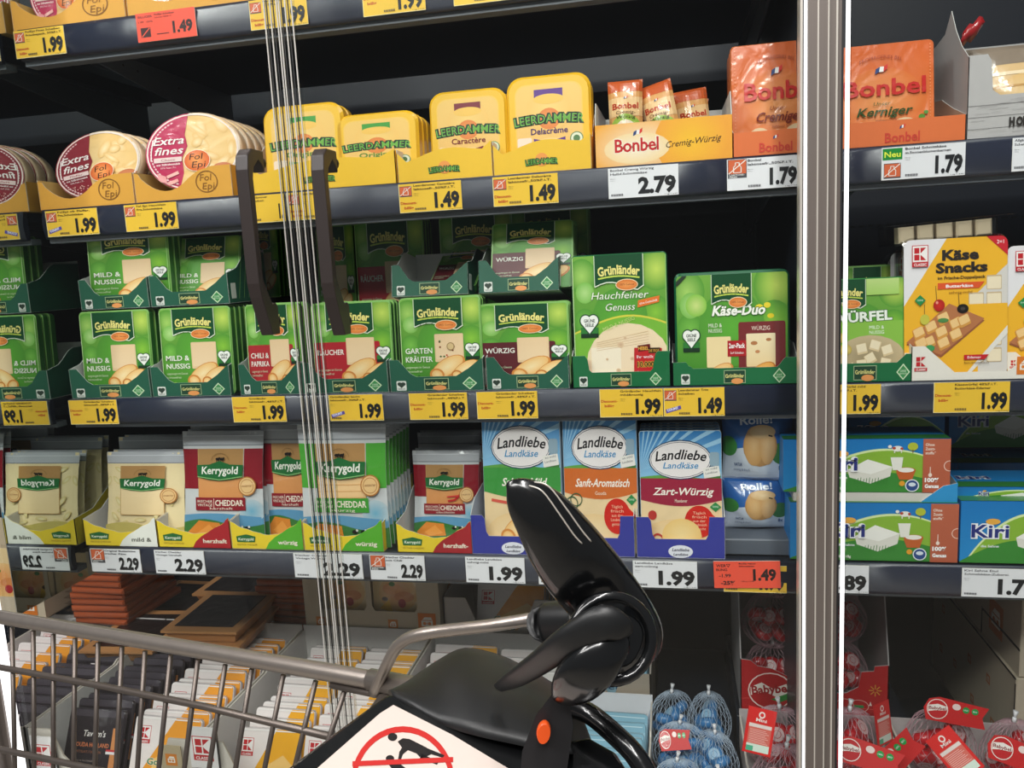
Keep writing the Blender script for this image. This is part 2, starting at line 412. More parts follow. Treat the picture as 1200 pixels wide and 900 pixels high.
def door_handle(door, px_top, py_top, px_bot, py_bot):
    pt = at(px_top, py_top, YG); pb = at(px_bot, py_bot, YG); zt, zb = pt.z, pb.z; xm = (pt.x+pb.x)/2
    t = empty('door_handle', (xm-door.location.x, 0, (zt+zb)/2-door.location.z)); t.parent = door; h = (zt-zb)/2
    tag(t, 'dark brown angled door handle')
    W = .019; D = .040; TH = .012
    out = [(-.003, h), (-D+.004, h), (-D-TH+.004, h-.010), (-D-TH, h-.03), (-D-TH, -h+.075), (-D-TH+.004, -h+.055), (-.026, -h), (-.003, -h),
           (-.003, -h+.040), (-.008, -h+.046), (-.018, -h+.044), (-D+.002, -h+.080), (-D+.002, h-.04), (-D+.006, h-.026), (-.020, h-.014), (-.012, h-.020), (-.003, h-.030)]
    o = MB().prism(out, -W/2, W/2, 'x', '2e2624').build('grip_bar', 'handle', t)
    weld(o); bv = o.modifiers.new('b', 'BEVEL'); bv.width = .0018; bv.segments = 2; bv.limit_method = 'ANGLE'
    for z in (h-.016, -h+.018): MB().tube([(0, -.001, z), (0, .004, z)], .009, '2e2624', 12).build('mount_disc', 'handle', t)
door_handle(D1, 304, 178, 322, 391); door_handle(D2, 388, 178, 406, 391)
# ---------------------------------------------------------------- price tickets
def lactose(A, x, y, s, cap=True):
    A.r(x, y, s, s*1.28 if cap else s*1.1, '4b4b50'); A.r(x+s*.03, y+(s*.30 if cap else .1*s), s*.94, s*.95, 'd8653a')
    cx = x+s*.5; yb = y+(s*.38 if cap else .2*s)
    pts = [(cx-.2*s, yb), (cx+.2*s, yb), (cx+.2*s, yb+.38*s), (cx+.1*s, yb+.5*s), (cx+.1*s, yb+.68*s), (cx-.1*s, yb+.68*s), (cx-.1*s, yb+.5*s), (cx-.2*s, yb+.38*s), (cx-.2*s, yb)]
    A.l(pts, .05*s, 'f2ece6'); A.l([(x+.04*s, yb-.06*s), (x+.96*s, yb+.84*s)], .055*s, 'f2ece6')
    if cap:
        A.t('LAKTOSE-', x+.08*s, y+.17*s, .11*s, 'e8e8e8', w=.8*s, al='l', b=1); A.t('FREI', x+.08*s, y+.03*s, .11*s, 'e8e8e8', w=.4*s, al='l', b=1)
def ticket_art(kind, lines, price, icon=None, disc=False, neu=False, wcm=7.6, burst=False, bigp=False):
    bg = {'y': 'f2c43a', 'w': 'e9e9ee', 'r': 'f4543c'}[kind]; H = 4.5; A = Art(wcm, H, bg); K = '17181c'
    A.r(0, 0, wcm, .07, 'fbe9a8' if kind == 'y' else 'f4f4f6'); A.r(0, 0, .06, H, 'fbe9a8' if kind == 'y' else 'f4f4f6')
    tx = .25
    if icon == 'l': lactose(A, .1, H-2.25 if disc or burst else H-2.75, 1.75 if disc or burst else 2.1, cap=not (disc or burst)); tx = 2.3 if not neu else 2.6
    if icon == 's': lactose(A, .1, H-2.0, 1.5, cap=False); tx = 1.85
    if neu:
        A.r(.1, H-1.75, 2.2, 1.6, '0f8a34'); A.t('Neu', 1.2, H-1.35, .8, 'e9f24a', w=1.8, b=1)
        lactose(A, .25, .2, 1.9, cap=False); tx = 2.6
    if disc:
        A.t('Discount-', 1.15, 1.3 if icon else 2.4, .42, 'c2441c', w=2.0, b=1.4); A.t('billig', 1.15, .55 if icon else 1.65, .42, 'c2441c', w=1.15, b=1.4)
        if not icon: tx = 2.5
    if burst:
        A.p([(.2, 1.1), (2.1, 1.75), (2.2, 1.2), (.3, .5)], '5c4ca8'); A.t('COUNT', 1.15, 1.0, .38, 'f3f0ff', w=1.5, b=2, rot=.3)
    for i, s in enumerate(lines): A.t(s, tx, H-.5-.56*i, .34, '4a3a16' if kind == 'y' else '2c2c34', w=min(len(s)*.25, wcm-tx-.2), al='l', b=.8)
    for i in range(2): A.t(('lbs.', '150 g')[i], tx, H-1.65-.28*i, .13, '6b5a2a' if kind == 'y' else '66666e', al='l', w=.7-.2*i)
    bx_ = tx+.05
    for i in range(14): A.r(bx_+i*.1, .34, .05 if i % 3 else .08, .32, '54483a' if kind == 'y' else '3c3c44')
    A.L -= 13; A.t('1 kg = 9.93', wcm-.15, .12, .16, K, w=1.4, al='r')
    ph = 2.3; pw = {4: 3.0 if not bigp else 4.3}.get(len(price), .55)
    A.t(price, wcm-.28, .62, ph, K, w=pw, al='r', b=2.2)
    return A
NT = 0
TH = .043
def ticket(shelfz, px0, px1, lab, args, tilt=0, dz=0, grp=None):
    global NT
    zm = {1: (S1+R1)/2, 2: (S2+R2)/2, 3: (S3+R3)/2, 4: (S4+R4)/2}[shelfz]+dz
    a = xat(px0, zm, -.006); b = xat(px1, zm, -.006); W = b-a
    t = empty('price_ticket', ((a+b)/2, -.0062-.0004*dz*1000 if dz else -.0062, zm-TH/2), (0, tilt, 0))
    MB().box(-W/2, W/2, -.0002, .0010, 0, TH, 'e8e4d8').build('card', 'paper', t)
    args.build('print', 'paper', t, W=W, H=TH)
    tag(t, lab, 'price tag', 'price tickets on the shelf rails'); NT += 1
    return t
TA = ticket_art
ticket(1, 18, 76, 'yellow 1.99 price ticket at the left end of the topmost rail', TA('y', ['FolEpi Fines Scheiben', 'Frischepack, 50%F.i.T.'], '1.99', 's', True))
ticket(1, 161, 230, 'bright red 1.49 price ticket on the topmost rail', (lambda: (lambda A: (A.t('BILLIGER', .3, 3.75, .34, '5a1414', w=1.9, al='l', b=1), A.t('1.99  -25%', .3, 3.0, .26, '5a1414', w=1.9, al='l', b=1), A.r(.5, .7, 1.3, 1.5, '3a1418'), A.l([(.6, .8), (1.7, 2.1)], .14, 'f4543c'), A.t('FolEpi Scheiben', 2.5, 3.95, .26, '5a1414', w=2.6, al='l', b=1), A.t('Schnittk. 50%F.i.T.', 2.5, 3.5, .24, '5a1414', w=2.3, al='l'), A.t('1.49', 7.35, 1.0, 1.75, '2a1012', w=2.6, al='r', b=2), A.r(2.6, .95, 1.6, .12, '3a1418'), A)[-1])(Art(7.8, 4.5, 'f4543c')))(), dz=.002)
ticket(1, 293, 360, 'yellow 1.99 price ticket behind the clear seals on the topmost rail', TA('y', ['Emmentaler Scheiben', '45%F.i.T.'], '1.99', 's', True))
ticket(1, 425, 498, 'yellow 1.99 price ticket on the topmost rail right of the seals', TA('y', ['Bergkäse Scheiben', '45%F.i.T.'], '1.99', None, True))
ticket(1, 531, 604, 'rightmost yellow price ticket in view on the topmost rail', TA('y', ['Käse Scheiben', '48%F.i.T.'], '1.49', None, True))
ticket(2, 55, 115, 'yellow 1.99 ticket with purple burst under the left round dark red pack', TA('y', ['FolEpi ofr Pfeffer,', 'Fra.Schnittkäse'], '1.99', 's', burst=True))
ticket(2, 147, 208, 'yellow 1.99 ticket under the large round pink pack', TA('y', ['Fol Epi Hauchfein', 'Fra.Schnittkäse'], '1.99', 's'))
ticket(2, 291, 334, 'yellow ticket between the left handle and the clear seals, second rail', TA('y', ['Leerdammer', 'Scheiben'], '1.', None, wcm=5))
ticket(2, 337, 385, 'yellow ticket with discount print behind the clear seals, second rail', TA('y', ['Leerdammer'], '1', 's', True, wcm=5))
ticket(2, 468, 541, 'yellow 1.49 ticket under the Caractère pack', TA('y', ['Leerdammer Caractère', 'laktosefr.,50%F.i.T.'], '1.49', 's', True))
ticket(2, 578, 654, 'yellow 1.49 ticket under the Delacrème pack', TA('y', ['Leerdammer Delacrème', 'laktosefr.,50%F.i.T.'], '1.49', 's', True))
ticket(2, 713, 795, 'white 2.79 ticket under the orange Cremig-Würzig box', TA('w', ['Bonbel Cremig Würzig', 'Halbf.Schnittkäse'], '2.79', wcm=8, bigp=True))
ticket(2, 852, 937, 'white 1.79 ticket with LAKTOSEFREI panel left of the aluminium post', TA('w', ['Bonbel', 'laktosefr.,50%F.i.T.'], '1.79', 'l', wcm=8))
ticket(2, 1033, 1131, 'white 1.79 ticket with green Neu panel', TA('w', ['Bonbel Schnittkäse', 'm.Sonnenblumenkernen'], '1.79', None, neu=True, wcm=9.2))
ticket(2, 1186, 1262, 'white ticket under the grey wood-print box', TA('w', ['Allgäuer Emmentaler', 'Scheiben'], '1.29', wcm=8))
GP = ('Grünländer Scheiben', 'laktosefr.,48%F.i.T.')
ticket(3, 82, 138, 'leftmost yellow 1.99 ticket on the rail below the green packs', TA('y', GP, '1.99', None, True))
ticket(3, 273, 335, 'yellow 1.99 ticket under the chili and paprika pack', TA('y', ['Grünländer', GP[1]], '1.99', None, True))
ticket(3, 386, 449, 'yellow 1.99 ticket with purple burst under the Räucher pack', TA('y', ['Grünländer leicht', 'laktosefr.,30%F.i.T.'], '1.99', None, burst=True))
ticket(3, 480, 548, 'yellow 1.99 ticket under the Garten Kräuter pack', TA('y', GP, '1.99', None, True))
ticket(3, 559, 630, 'yellow 1.99 ticket under the wide maroon Würzig pack', TA('y', GP, '1.99', None, True))
ticket(3, 703, 777, 'yellow 1.99 ticket touching the 1.49 ticket, under the Hauchfeiner Genuss pack', TA('y', ['Grünländer Hauchfein', 'mild&nussig'], '1.99', None, True))
ticket(3, 778, 849, 'yellow 1.49 ticket with small orange bottle sign under the Käse-Duo pack', TA('y', ['Leerdammer Trio', 'Scheiben'], '1.49', 's', burst=True))
ticket(3, 958, 1032, 'yellow 1.99 ticket right behind the aluminium post', TA('y', ['Grünländer Würfel mild', '& nussig,48%F.i.T.'], '1.99', None, False))
ticket(3, 1094, 1183, 'yellow 1.99 ticket under the Käse Snacks pack', TA('y', ['Käsewürfel 48%F.i.T.', 'Butterkäse-Edamer'], '1.99', None, True, wcm=9))
ticket(4, 107, 165, 'white 2.29 ticket with LAKTOSEFREI panel at the left rail end', TA('w', ['Original Butterkäse', 'Irischer Käse'], '2.29', 'l'))
ticket(4, 182, 240, 'white 2.29 ticket under the red herzhaft tray', TA('w', ['Irischer Cheddar', 'Vintage herzhaft'], '2.29', bigp=True))
ticket(4, 345, 425, 'white 2.29 ticket behind the clear seals, lowest rail', TA('w', ['Irischer Cheddar', 'Vintage Würzig'], '2.29', bigp=True, wcm=8))
ticket(4, 434, 498, 'white 2.29 ticket with LAKTOSEFREI panel right of the seals', TA('w', ['Irischer Cheddar', 'mit Chili'], '2.29', 'l'))
ticket(4, 546, 615, 'white 1.99 ticket under the green-banded pack in the blue tray', TA('w', ['Landliebe Landkäse', 'sahnig-mild'], '1.99', bigp=True))
ticket(4, 631, 703, 'white ticket half hidden behind the black cart lever', TA('w', ['Landliebe Landkäse', 'sanft-aromatisch'], '1.99', bigp=True))
ticket(4, 742, 817, 'white 1.99 ticket under the Zart-Würzig pack', TA('w', ['Landliebe Landkäse', 'zart-würzig'], '1.99', bigp=True))
ticket(4, 848, 922, 'yellow ticket mostly covered by the tilted red ticket', TA('y', ['Käserolle'], '1.99', None), dz=-.004)
rt = Art(7.8, 4.3, 'f4543c'); rt.t('WER▽', .3, 3.35, .5, '3a1012', w=1.7, al='l', b=1).t('BUNG', .3, 2.75, .4, '3a1012', w=1.3, al='l', b=1).t('-1.99', .6, 1.75, .55, '3a1012', w=1.4, al='l', b=1).t('-25%', .8, .55, .62, '3a1012', w=1.7, al='l', b=2)
rt.t('Rolle natur', 3, 3.8, .24, '3a1012', w=2, al='l', b=1).t('Schmelzkäse', 3, 3.4, .22, '3a1012', w=1.8, al='l', b=1).t('1.49', 7.3, 1.3, 1.75, '23100f', w=2.7, al='r', b=2).t('100 g = 2.48', 3.2, 1.0, .2, '3a1012', al='l', w=1.5)
ticket(4, 837, 915, 'red 1.49 ticket stuck tilted over a yellow one', rt, tilt=-.03, dz=.004)
ticket(4, 945, 1018, 'white 1.89 ticket right behind the aluminium post', TA('w', ['Kiri 10 Portionen', 'Frischkäse'], '1.89', bigp=True))
ticket(4, 1127, 1218, 'white 1.79 ticket under the right blue cream cheese box', TA('w', ['Kiri Sahne Etui', 'Schmelzkäse-Zuberei.'], '1.79', bigp=True, wcm=8.6))
# ---------------------------------------------------------------- product kinds: built once at the origin, front towards -Y, standing on z = 0
def slab(name, w, h, t, r, col, m='plastic', parent=None, inset=.0015, z0=0, y0=0, n=4):
    rings = []
    for y, k in ((0, inset), (inset, 0), (t*.85, 0), (t, inset*2)):
        rings.append([(x, y0+y, z0+z) for x, z in rrect(-w/2+k, k, w-2*k, h-2*k, r, n)])
    return MB().grid(rings, col, smooth=False).build(name, m, parent)
def cheese_roll(A, x, y, s, c='f2c27a', c2='fbe3b0', e='d98d42'):
    A.e(x, y, s*1.25, s*.62, e, rot=.5); A.e(x-.05*s, y+.06*s, s*1.15, s*.5, c2, c, rot=.5)
    A.e(x-.75*s, y-.45*s, s*.5, s*.42, e, rot=-.3); A.e(x-.75*s, y-.43*s, s*.36, s*.28, 'f9dda6', c, rot=-.3)
def heart_badge(A, x, y, s):
    A.r(x-.5*s, y-.62*s, s, .5*s, '2f7d36'); A.r(x-.5*s, y-.62*s, s, .2*s, '10301c')
    A.e(x-.22*s, y+.22*s, .34*s, .32*s, '1b4a2a').e(x+.22*s, y+.22*s, .34*s, .32*s, '1b4a2a').p([(x-.54*s, y+.12*s), (x, y-.52*s), (x+.54*s, y+.12*s), (x, y+.3*s)], '1b4a2a')
    A.e(x-.22*s, y+.22*s, .28*s, .26*s, 'f4f6f0').e(x+.22*s, y+.22*s, .28*s, .26*s, 'f4f6f0').p([(x-.47*s, y+.1*s), (x, y-.42*s), (x+.47*s, y+.1*s), (x, y+.28*s)], 'f4f6f0')
    A.t('GRÜNE', x, y+.13*s, .16*s, '1b2a20', w=.62*s, b=1).t('SEELE', x, y-.08*s, .16*s, '1b2a20', w=.5*s, b=1)
def gl_badge(A, cx, top, w, h, small=False):
    """dark green crest with curved lower line, lettering and orange oval"""
    g = '0b4a28'; x0, x1 = cx-w/2, cx+w/2; y0 = top-h
    P = [(x0, top), (x0, y0)] + [(x0+(x1-x0)*t, y0 + h*.14*math.sin(PI*t*1.6)) for t in [i/8 for i in range(1, 8)]] + [(x1, y0), (x1, top)]
    A.l(P[1:-1], h*.07, 'e9f2dd'); A.p(P, g); A.L += 0
    A.l([(x0, top), (x0, y0)], h*.03, 'cfe0bf'); A.l([(x1, top), (x1, y0)], h*.03, 'cfe0bf')
    A.t('Grünländer', cx, top-h*.62, h*.30, 'f2e58a', w=w*.84, b=1.5, arc=w*2.2)
    A.l([(cx+w*(t-.42), top-h*.76+h*.07*math.sin(PI*t*1.2)) for t in [i*.84/8 for i in range(9)]], h*.05, 'c9dc5a')
    A.e(cx+w*.16, y0+h*.02, w*.23, h*.19, 'f3e0b8'); A.e(cx+w*.16, y0+h*.02, w*.215, h*.165, 'f6a45a', 'e07a34')
    A.t('100% Genuss', cx+w*.16, y0+h*.0, h*.07, '7a2f12', w=w*.3)
def green_bg(A, w, h):
    A.r(0, 0, w, h, '3f8a28', col2='76ae44'); 
    for x, y, r, c in ((.1, .85, .16, 'a9d36a'), (.9, .88, .2, 'c6dd62'), (.12, .5, .12, '7cc04e'), (.88, .55, .16, '8cc63e'), (.5, .5, .3, '5fae38')):
        A.e(x*w, y*h, r*w, r*w, c, '559a35')
    A.e(.13*w, .72*h, .1*w, .1*w, 'b5dc8c', '7fbe55')
def gl_art(v, w=11.2, h=12.2):
    A = Art(w, h, '55a036', .5); green_bg(A, w, h)
    cfg = dict(mild=(None, ['MILD &', 'NUSSIG']), chili=('b02a30', ['CHILI &', 'PAPRIKA']), rauch=('b3202c', ['RÄUCHER']), wuerzig=('5e1f26', ['WÜRZIG']), garten=(None, ['GARTEN', 'KRÄUTER']))[v]
    if cfg[0]: A.r(-.1, 0 if v != 'rauch' else .8, w*(.86), h*.55 if v != 'rauch' else h*.50, cfg[0], .3); A.r(-.1, h*.02, w*.86, .12, 'd86a5a')
    A.r(w*.42, h*.3, w*.36, h*.30 if v == 'wuerzig' else h*.31, 'eccba0', .15); A.r(w*.435, h*.33, w*.33, h*.265, 'f3d6ae', .15, col2='ecccA2')
    if v == 'garten':
        for i in range(9): A.e(w*(.47+.3*random.random()), h*(.34+.22*random.random()), .14, .12, random.choice(('8a4a20', '2a5a22', 'c2502a')))
        for i in range(14): A.e(w*(.12+.3*random.random()), h*(.06+.08*random.random()), .3, .16, random.choice(('1f6a22', '2f8a30', '185018')), rot=random.random()*3)
        A.e(w*.62, h*.47, .55, .55, 'a9895c'); A.e(w*.62, h*.47, .42, .42, 'd9bd8a')
    if v in ('mild',):
        for q in ((.13, .07), (.2, .05), (.16, .11), (.26, .08)): A.e(w*q[0], h*q[1], .5, .45, 'd3df72', '8db63a')
    cheese_roll(A, w*.58, h*.235, w*.19); cheese_roll(A, w*.80 if v != 'mild' else w*.74, h*.21, w*.15, e='c97c34')
    tx = w*.05
    for i, s in enumerate(cfg[1]): A.t(s, tx, h*(.40 if len(cfg[1]) == 2 else .42)-i*h*.095, h*.062, 'f4f4ea', w=w*.34 if len(s) > 5 else w*.31, al='l', b=.6)
    A.t('ausgewogen im Genuss', tx, h*.235, h*.028, 'd8e4c0', w=w*.3, al='l'); A.t('laktosefrei', tx, h*.19, h*.026, 'd8e4c0', w=w*.2, al='l')
    heart_badge(A, w*.89, h*.42, w*.17)
    gl_badge(A, w*.48, h, w*.60, h*.30)
    A.r(0, 0, .1, h, 'b9dc9a'); A.r(w-.1, 0, .1, h, '9ccf7a')
    return A
def gl_pack(v, w=.112, h=.122, copies_body=None):
    t = empty('sliced_cheese_pack')
    slab('tray_body', w, h, .014, .006, '2d6b2b', 'plastic', t)
    slab('foil_edge', w+.001, h+.001, .0012, .006, '8cc06a', 'plastic', t, inset=.0002)
    gl_art(v).build('printed_film', 'gloss', t, W=w*.985, H=h*.985, loc=(0, 0, h*.007)); return t
def stacked(t):                       # only the edges of the packs behind can be seen
    return t
def carton(name, w, d, front, side, cout, cin='d9d9d6', crim='c8c8c4', back=.05, th=.0011, bottom=True, slant=0):
    """open tray: front = outline (x,z) left to right of the front panel's upper edge; side = outline (y,z) of the side's upper edge"""
    t = empty(name)
    f = [(-w/2, 0), (w/2, 0)] + [(x, z) for x, z in reversed(front)]
    MB().prism(f, 0, th, 'y', cout, cin, crim).build('front_panel', 'card', t)
    s = [(0, 0), (d, 0)] + [(y, z) for y, z in reversed(side)]
    s1 = MB()
    MB().prism(s, -w/2, -w/2+th, 'x', cout, cin, crim).build('side_panel', 'card', t)
    MB().prism([(y, z) for y, z in s], w/2, w/2-th, 'x', cout, cin, crim).build('side_panel', 'card', t)
    m = MB(); m.box(-w/2, w/2, d-th, d, 0, back, cin); m.build('back_panel', 'card', t)
    m = MB(); m.box(-w/2, w/2, 0, d, 0, th, cin); m.build('bottom_panel', 'card', t)
    return t
def curve(pts, n=5):
    out = []
    for (x0, y0), (x1, y1) in zip(pts, pts[1:]):
        for i in range(n):
            u = i/n; s = u*u*(3-2*u); out.append((x0+(x1-x0)*u, y0+(y1-y0)*s))
    return out+[pts[-1]]
def gl_tray_front(w, lo=.024, hi=.052):
    return [(-w/2, hi), (-w/2+.012, hi), (-w/2+.020, hi-.012), (-w/2+.026, lo+.006), (-w/2+.034, lo), (w/2-.034, lo), (w/2-.026, lo+.006), (w/2-.018, hi-.016), (w/2-.006, hi-.004), (w/2, hi)]
def gl_tray_marks(t, w, lo=.024):
    W, H = w*100, lo*100; n_ = lambda A, nm: A.build(nm, 'card', t, W=w, H=lo); A = Art(W, H)
    A.r(W*.07, H*.1, 1.25, 1.55, 'dfe3dc', .15).e(W*.07+.4, H*.1+1.05, .3, .3, '2a3a30').e(W*.07+.85, H*.1+1.05, .3, .3, '2a3a30').p([(W*.07+.12, 1.2), (W*.07+.62, .65), (W*.07+1.14, 1.2)], '2a3a30').t('SEELE', W*.07+.62, H*.17, .22, '2a3a30', w=.9); n_(A, 'printed_badge'); A = Art(W, H)
    cx = W*.5; A.r(cx-1.55, H*.12, 3.1, H*.76, '9fb58a'); A.r(cx-1.45, H*.16, 2.9, H*.68, '15402a'); A.t('Grünländer', cx, H*.46, H*.22, 'e8df8c', w=2.6, b=1, arc=9); A.e(cx+.35, H*.24, .85, H*.17, 'e99a58'); n_(A, 'printed_logo'); A = Art(W, H)
    x = W*.85; A.p([(x-.9, H*.5), (x, H*.08), (x+.9, H*.5), (x, H*.94)], 'cfe6c0'); A.p([(x-.72, H*.5), (x, H*.17), (x+.72, H*.5), (x, H*.85)], '3f8f52'); A.t('OHNE', x, H*.5, H*.12, 'dff0d4', w=.75); A.t('GENTECHNIK', x, H*.38, H*.09, 'dff0d4', w=1)
    n_(A, 'printed_diamond')
def gl_tray(w, d=.13, lo=.024, hi=.052, side_hi=.085):
    t = carton('green_display_tray', w, d, gl_tray_front(w, lo, hi), curve([(0, hi), (.02, hi+.004), (.07, side_hi), (d, side_hi)]), '1c5a45', back=.09, crim='cfd3ce')
    gl_tray_marks(t, w, lo)
    m = MB(); m.box(w/2+.0002, w/2+.0006, .008, .022, .008, .034, 'd9ddd6'); m.build('side_badge', 'card', t)
    return t
KIND = {}
def kind(k, fn):
    """first use returns the built thing itself, later uses return copies with shared meshes"""
    if k not in KIND: KIND[k] = [fn(), False]
    rec = KIND[k]
    if not rec[1]: rec[1] = True; return rec[0]
    return dup(rec[0])
def put(k, fn, x, y, z, label, cat, group=None, rx=0, rz=0, ry=0, s=(1,1,1)):
    o = kind(k, fn); o.location = (x, y, z); o.rotation_euler = (rx, ry, rz); o.scale = s
    tag(o, label, cat, group); return o
def fit(k, fn, w, h, px0, px1, pyt, z0, Y, label, cat, group=None, tilt=0, rz=0, n=1, gap=.015, zlift=0, blabel=None, dx=0, ry=0):
    """stands a thing of native size w x h so that it spans px0..px1 and reaches up to pyt; n-1 more stand behind it"""
    xm = at((px0+px1)/2, (pyt+proj((0, Y, z0))[1])/2, Y).x
    zt = zat(pyt, xm, Y+math.sin(-tilt)*h*.5); zm = (z0+zt)/2
    a, b = xat(px0, zm, Y), xat(px1, zm, Y); sx = (b-a)/w/max(.5, math.cos(rz)); sz = (zt-z0)/h/math.cos(tilt)
    out = []
    for i in range(n):
        lb = label if i == 0 else (blabel or label+', behind')%() if '%' not in (blabel or '') else blabel % ORD[i]
        if i and blabel is None: lb = '%s pack behind the %s' % (ORD[i], label)
        o = put(k, fn, (a+b)/2+dx*i, Y+gap*i, z0+zlift, lb, cat, group, tilt, rz, ry, (sx, 1, sz)); out.append(o)
    return out
ORD = ['front', 'second', 'third', 'fourth', 'fifth', 'sixth', 'seventh', 'eighth', 'ninth', 'tenth', 'eleventh', 'twelfth', 'thirteenth', 'fourteenth', 'fifteenth']
def tray_at(k, fn, w, px0, px1, z0, Y, label, group=None, rx=0, cat='tray'):
    py = proj((0, Y, z0))[1]; a = xat(px0, z0+.02, Y); b = xat(px1, z0+.02, Y)
    return put(k, fn, (a+b)/2, Y, z0, label, cat, group, rx, s=((b-a)/w, 1, 1))
# ================================================================ shelf 3: green packs
GW = .112; TG = 'green display trays'; PG = 'green sliced cheese packs'
def tray3(px0, px1, z0, Y, label, rx=0, lo=.024, hi=.052, shi=.085, nm='std'):
    a = xat(px0, z0+.02, Y); b = xat(px1, z0+.02, Y)
    return put('gtray%s' % nm, lambda: gl_tray(.118, lo=lo, hi=hi, side_hi=shi), (a+b)/2, Y, z0, label, 'tray', TG, rx, s=((b-a)/.118, 1, 1))
def g3(v, px0, px1, pyt, z0, Y, label, n=1, tilt=-.06, gap=.016, w=.112, h=.122, bl=None, dx=0):
    fit('g'+v, lambda: gl_pack(v, w, h), w, h, px0, px1, pyt, z0, Y, label, 'cheese pack', PG, tilt, n=n, gap=gap, blabel=bl, dx=dx)
T3 = S3+.0015
# lower row
tray3(83, 176, S3, .004, 'lower green tray at the left end of its shelf')
tray3(178, 270, S3, .004, 'lower green tray, second from the left end')
tray3(281, 350, S3, .004, 'lower green tray holding the chili and paprika pack')
tray3(352, 455, S3, .004, 'lower green tray holding the front Räucher pack')
tray3(457, 567, S3, .004, 'lower green tray holding the Garten Kräuter pack')
tray3(570, 667, S3, .004, 'lower green tray holding the wide maroon Würzig pack')
g3('mild', 95, 176, 365, T3, .012, 'leftmost bright lit MILD & NUSSIG pack, lower row', 3, bl='%s pack behind the leftmost lower mild pack')
g3('mild', 188, 271, 361, T3, .012, 'lower row MILD & NUSSIG pack, second from the left', 5, bl='%s pack in the row behind the second lower mild pack')
g3('chili', 289, 352, 357, T3, .012, 'red-panelled CHILI & PAPRIKA pack beside the left handle', 3, bl='%s pack behind the chili and paprika pack')
g3('rauch', 366, 459, 355, T3, .012, 'front red-panelled RÄUCHER pack beside the right handle', 3, bl='%s pack behind the front Räucher pack')
g3('garten', 469, 564, 349, T3, .012, 'green GARTEN KRÄUTER pack with herb cheese picture', 3, bl='%s pack behind the Garten Kräuter pack')
g3('wuerzig', 562, 667, 356, T3, .014, 'wide maroon-panelled WÜRZIG pack, lower row', 3, bl='%s pack behind the lower Würzig pack')
# upper row, standing on the trays below
U = zat(362, at(135, 362, .02).x, .02); UR = zat(344, at(560, 344, .04).x, .04)
tray3(94, 174, U, .02, 'upper green tray at the left end')
tray3(176, 268, U, .02, 'upper green tray beside the left door handle')
g3('mild', 103, 197, 268, U+.002, .030, 'shaded upper row MILD & NUSSIG pack, leftmost', 3, bl='%s pack behind the leftmost upper mild pack')
g3('mild', 197, 276, 278, U+.002, .050, 'shaded upper row MILD & NUSSIG pack leaning back beside the handle', 3, tilt=-.25, bl='%s pack behind the leaning upper mild pack')
g3('mild', 290, 325, 262, U+.002, .20, 'narrow dark pack edge deep behind the left handle', 4, bl='%s of the dark packs deep behind the left handle')
g3('mild', 372, 415, 265, Z(-.10), .20, 'dark pack deep behind the right handle', 2, bl='%s dark pack deep behind the right handle')
g3('rauch', 417, 497, 258, Z(-.10), .19, 'dark RÄUCHER pack deep on the upper row', 4, bl='%s pack behind the dark Räucher pack')
tray3(410, 480, Z(-.115), .17, 'dark green tray deep under the upper Räucher pack')
tray3(458, 548, UR, .045, 'green tray tipped back with a flat lying pack in it', rx=-.16)
tray3(560, 655, UR, .030, 'green tray tipped back holding the upper maroon pack', rx=-.16)
g3('wuerzig', 500, 556, 290, UR+.012, .085, 'pack lying almost flat in the tipped tray', 1, tilt=-1.1)
g3('wuerzig', 573, 670, 260, UR+.004, .045, 'upper maroon-panelled WÜRZIG pack leaning back in the tipped tray', 4, tilt=-.35, bl='%s pack behind the upper leaning Würzig pack')
g3('garten', 516, 600, 252, Z(-.07), .19, 'dark pack seen over the flat lying pack', 3, bl='%s pack in the dark row over the lying pack')
g3('mild', 600, 690, 244, Z(-.07), .19, 'dark pack high behind the upper Würzig pack', 3, bl='%s dark pack high behind the upper Würzig pack')
tray3(622, 692, Z(-.11), .16, 'dark green tray deep behind the tall pack')
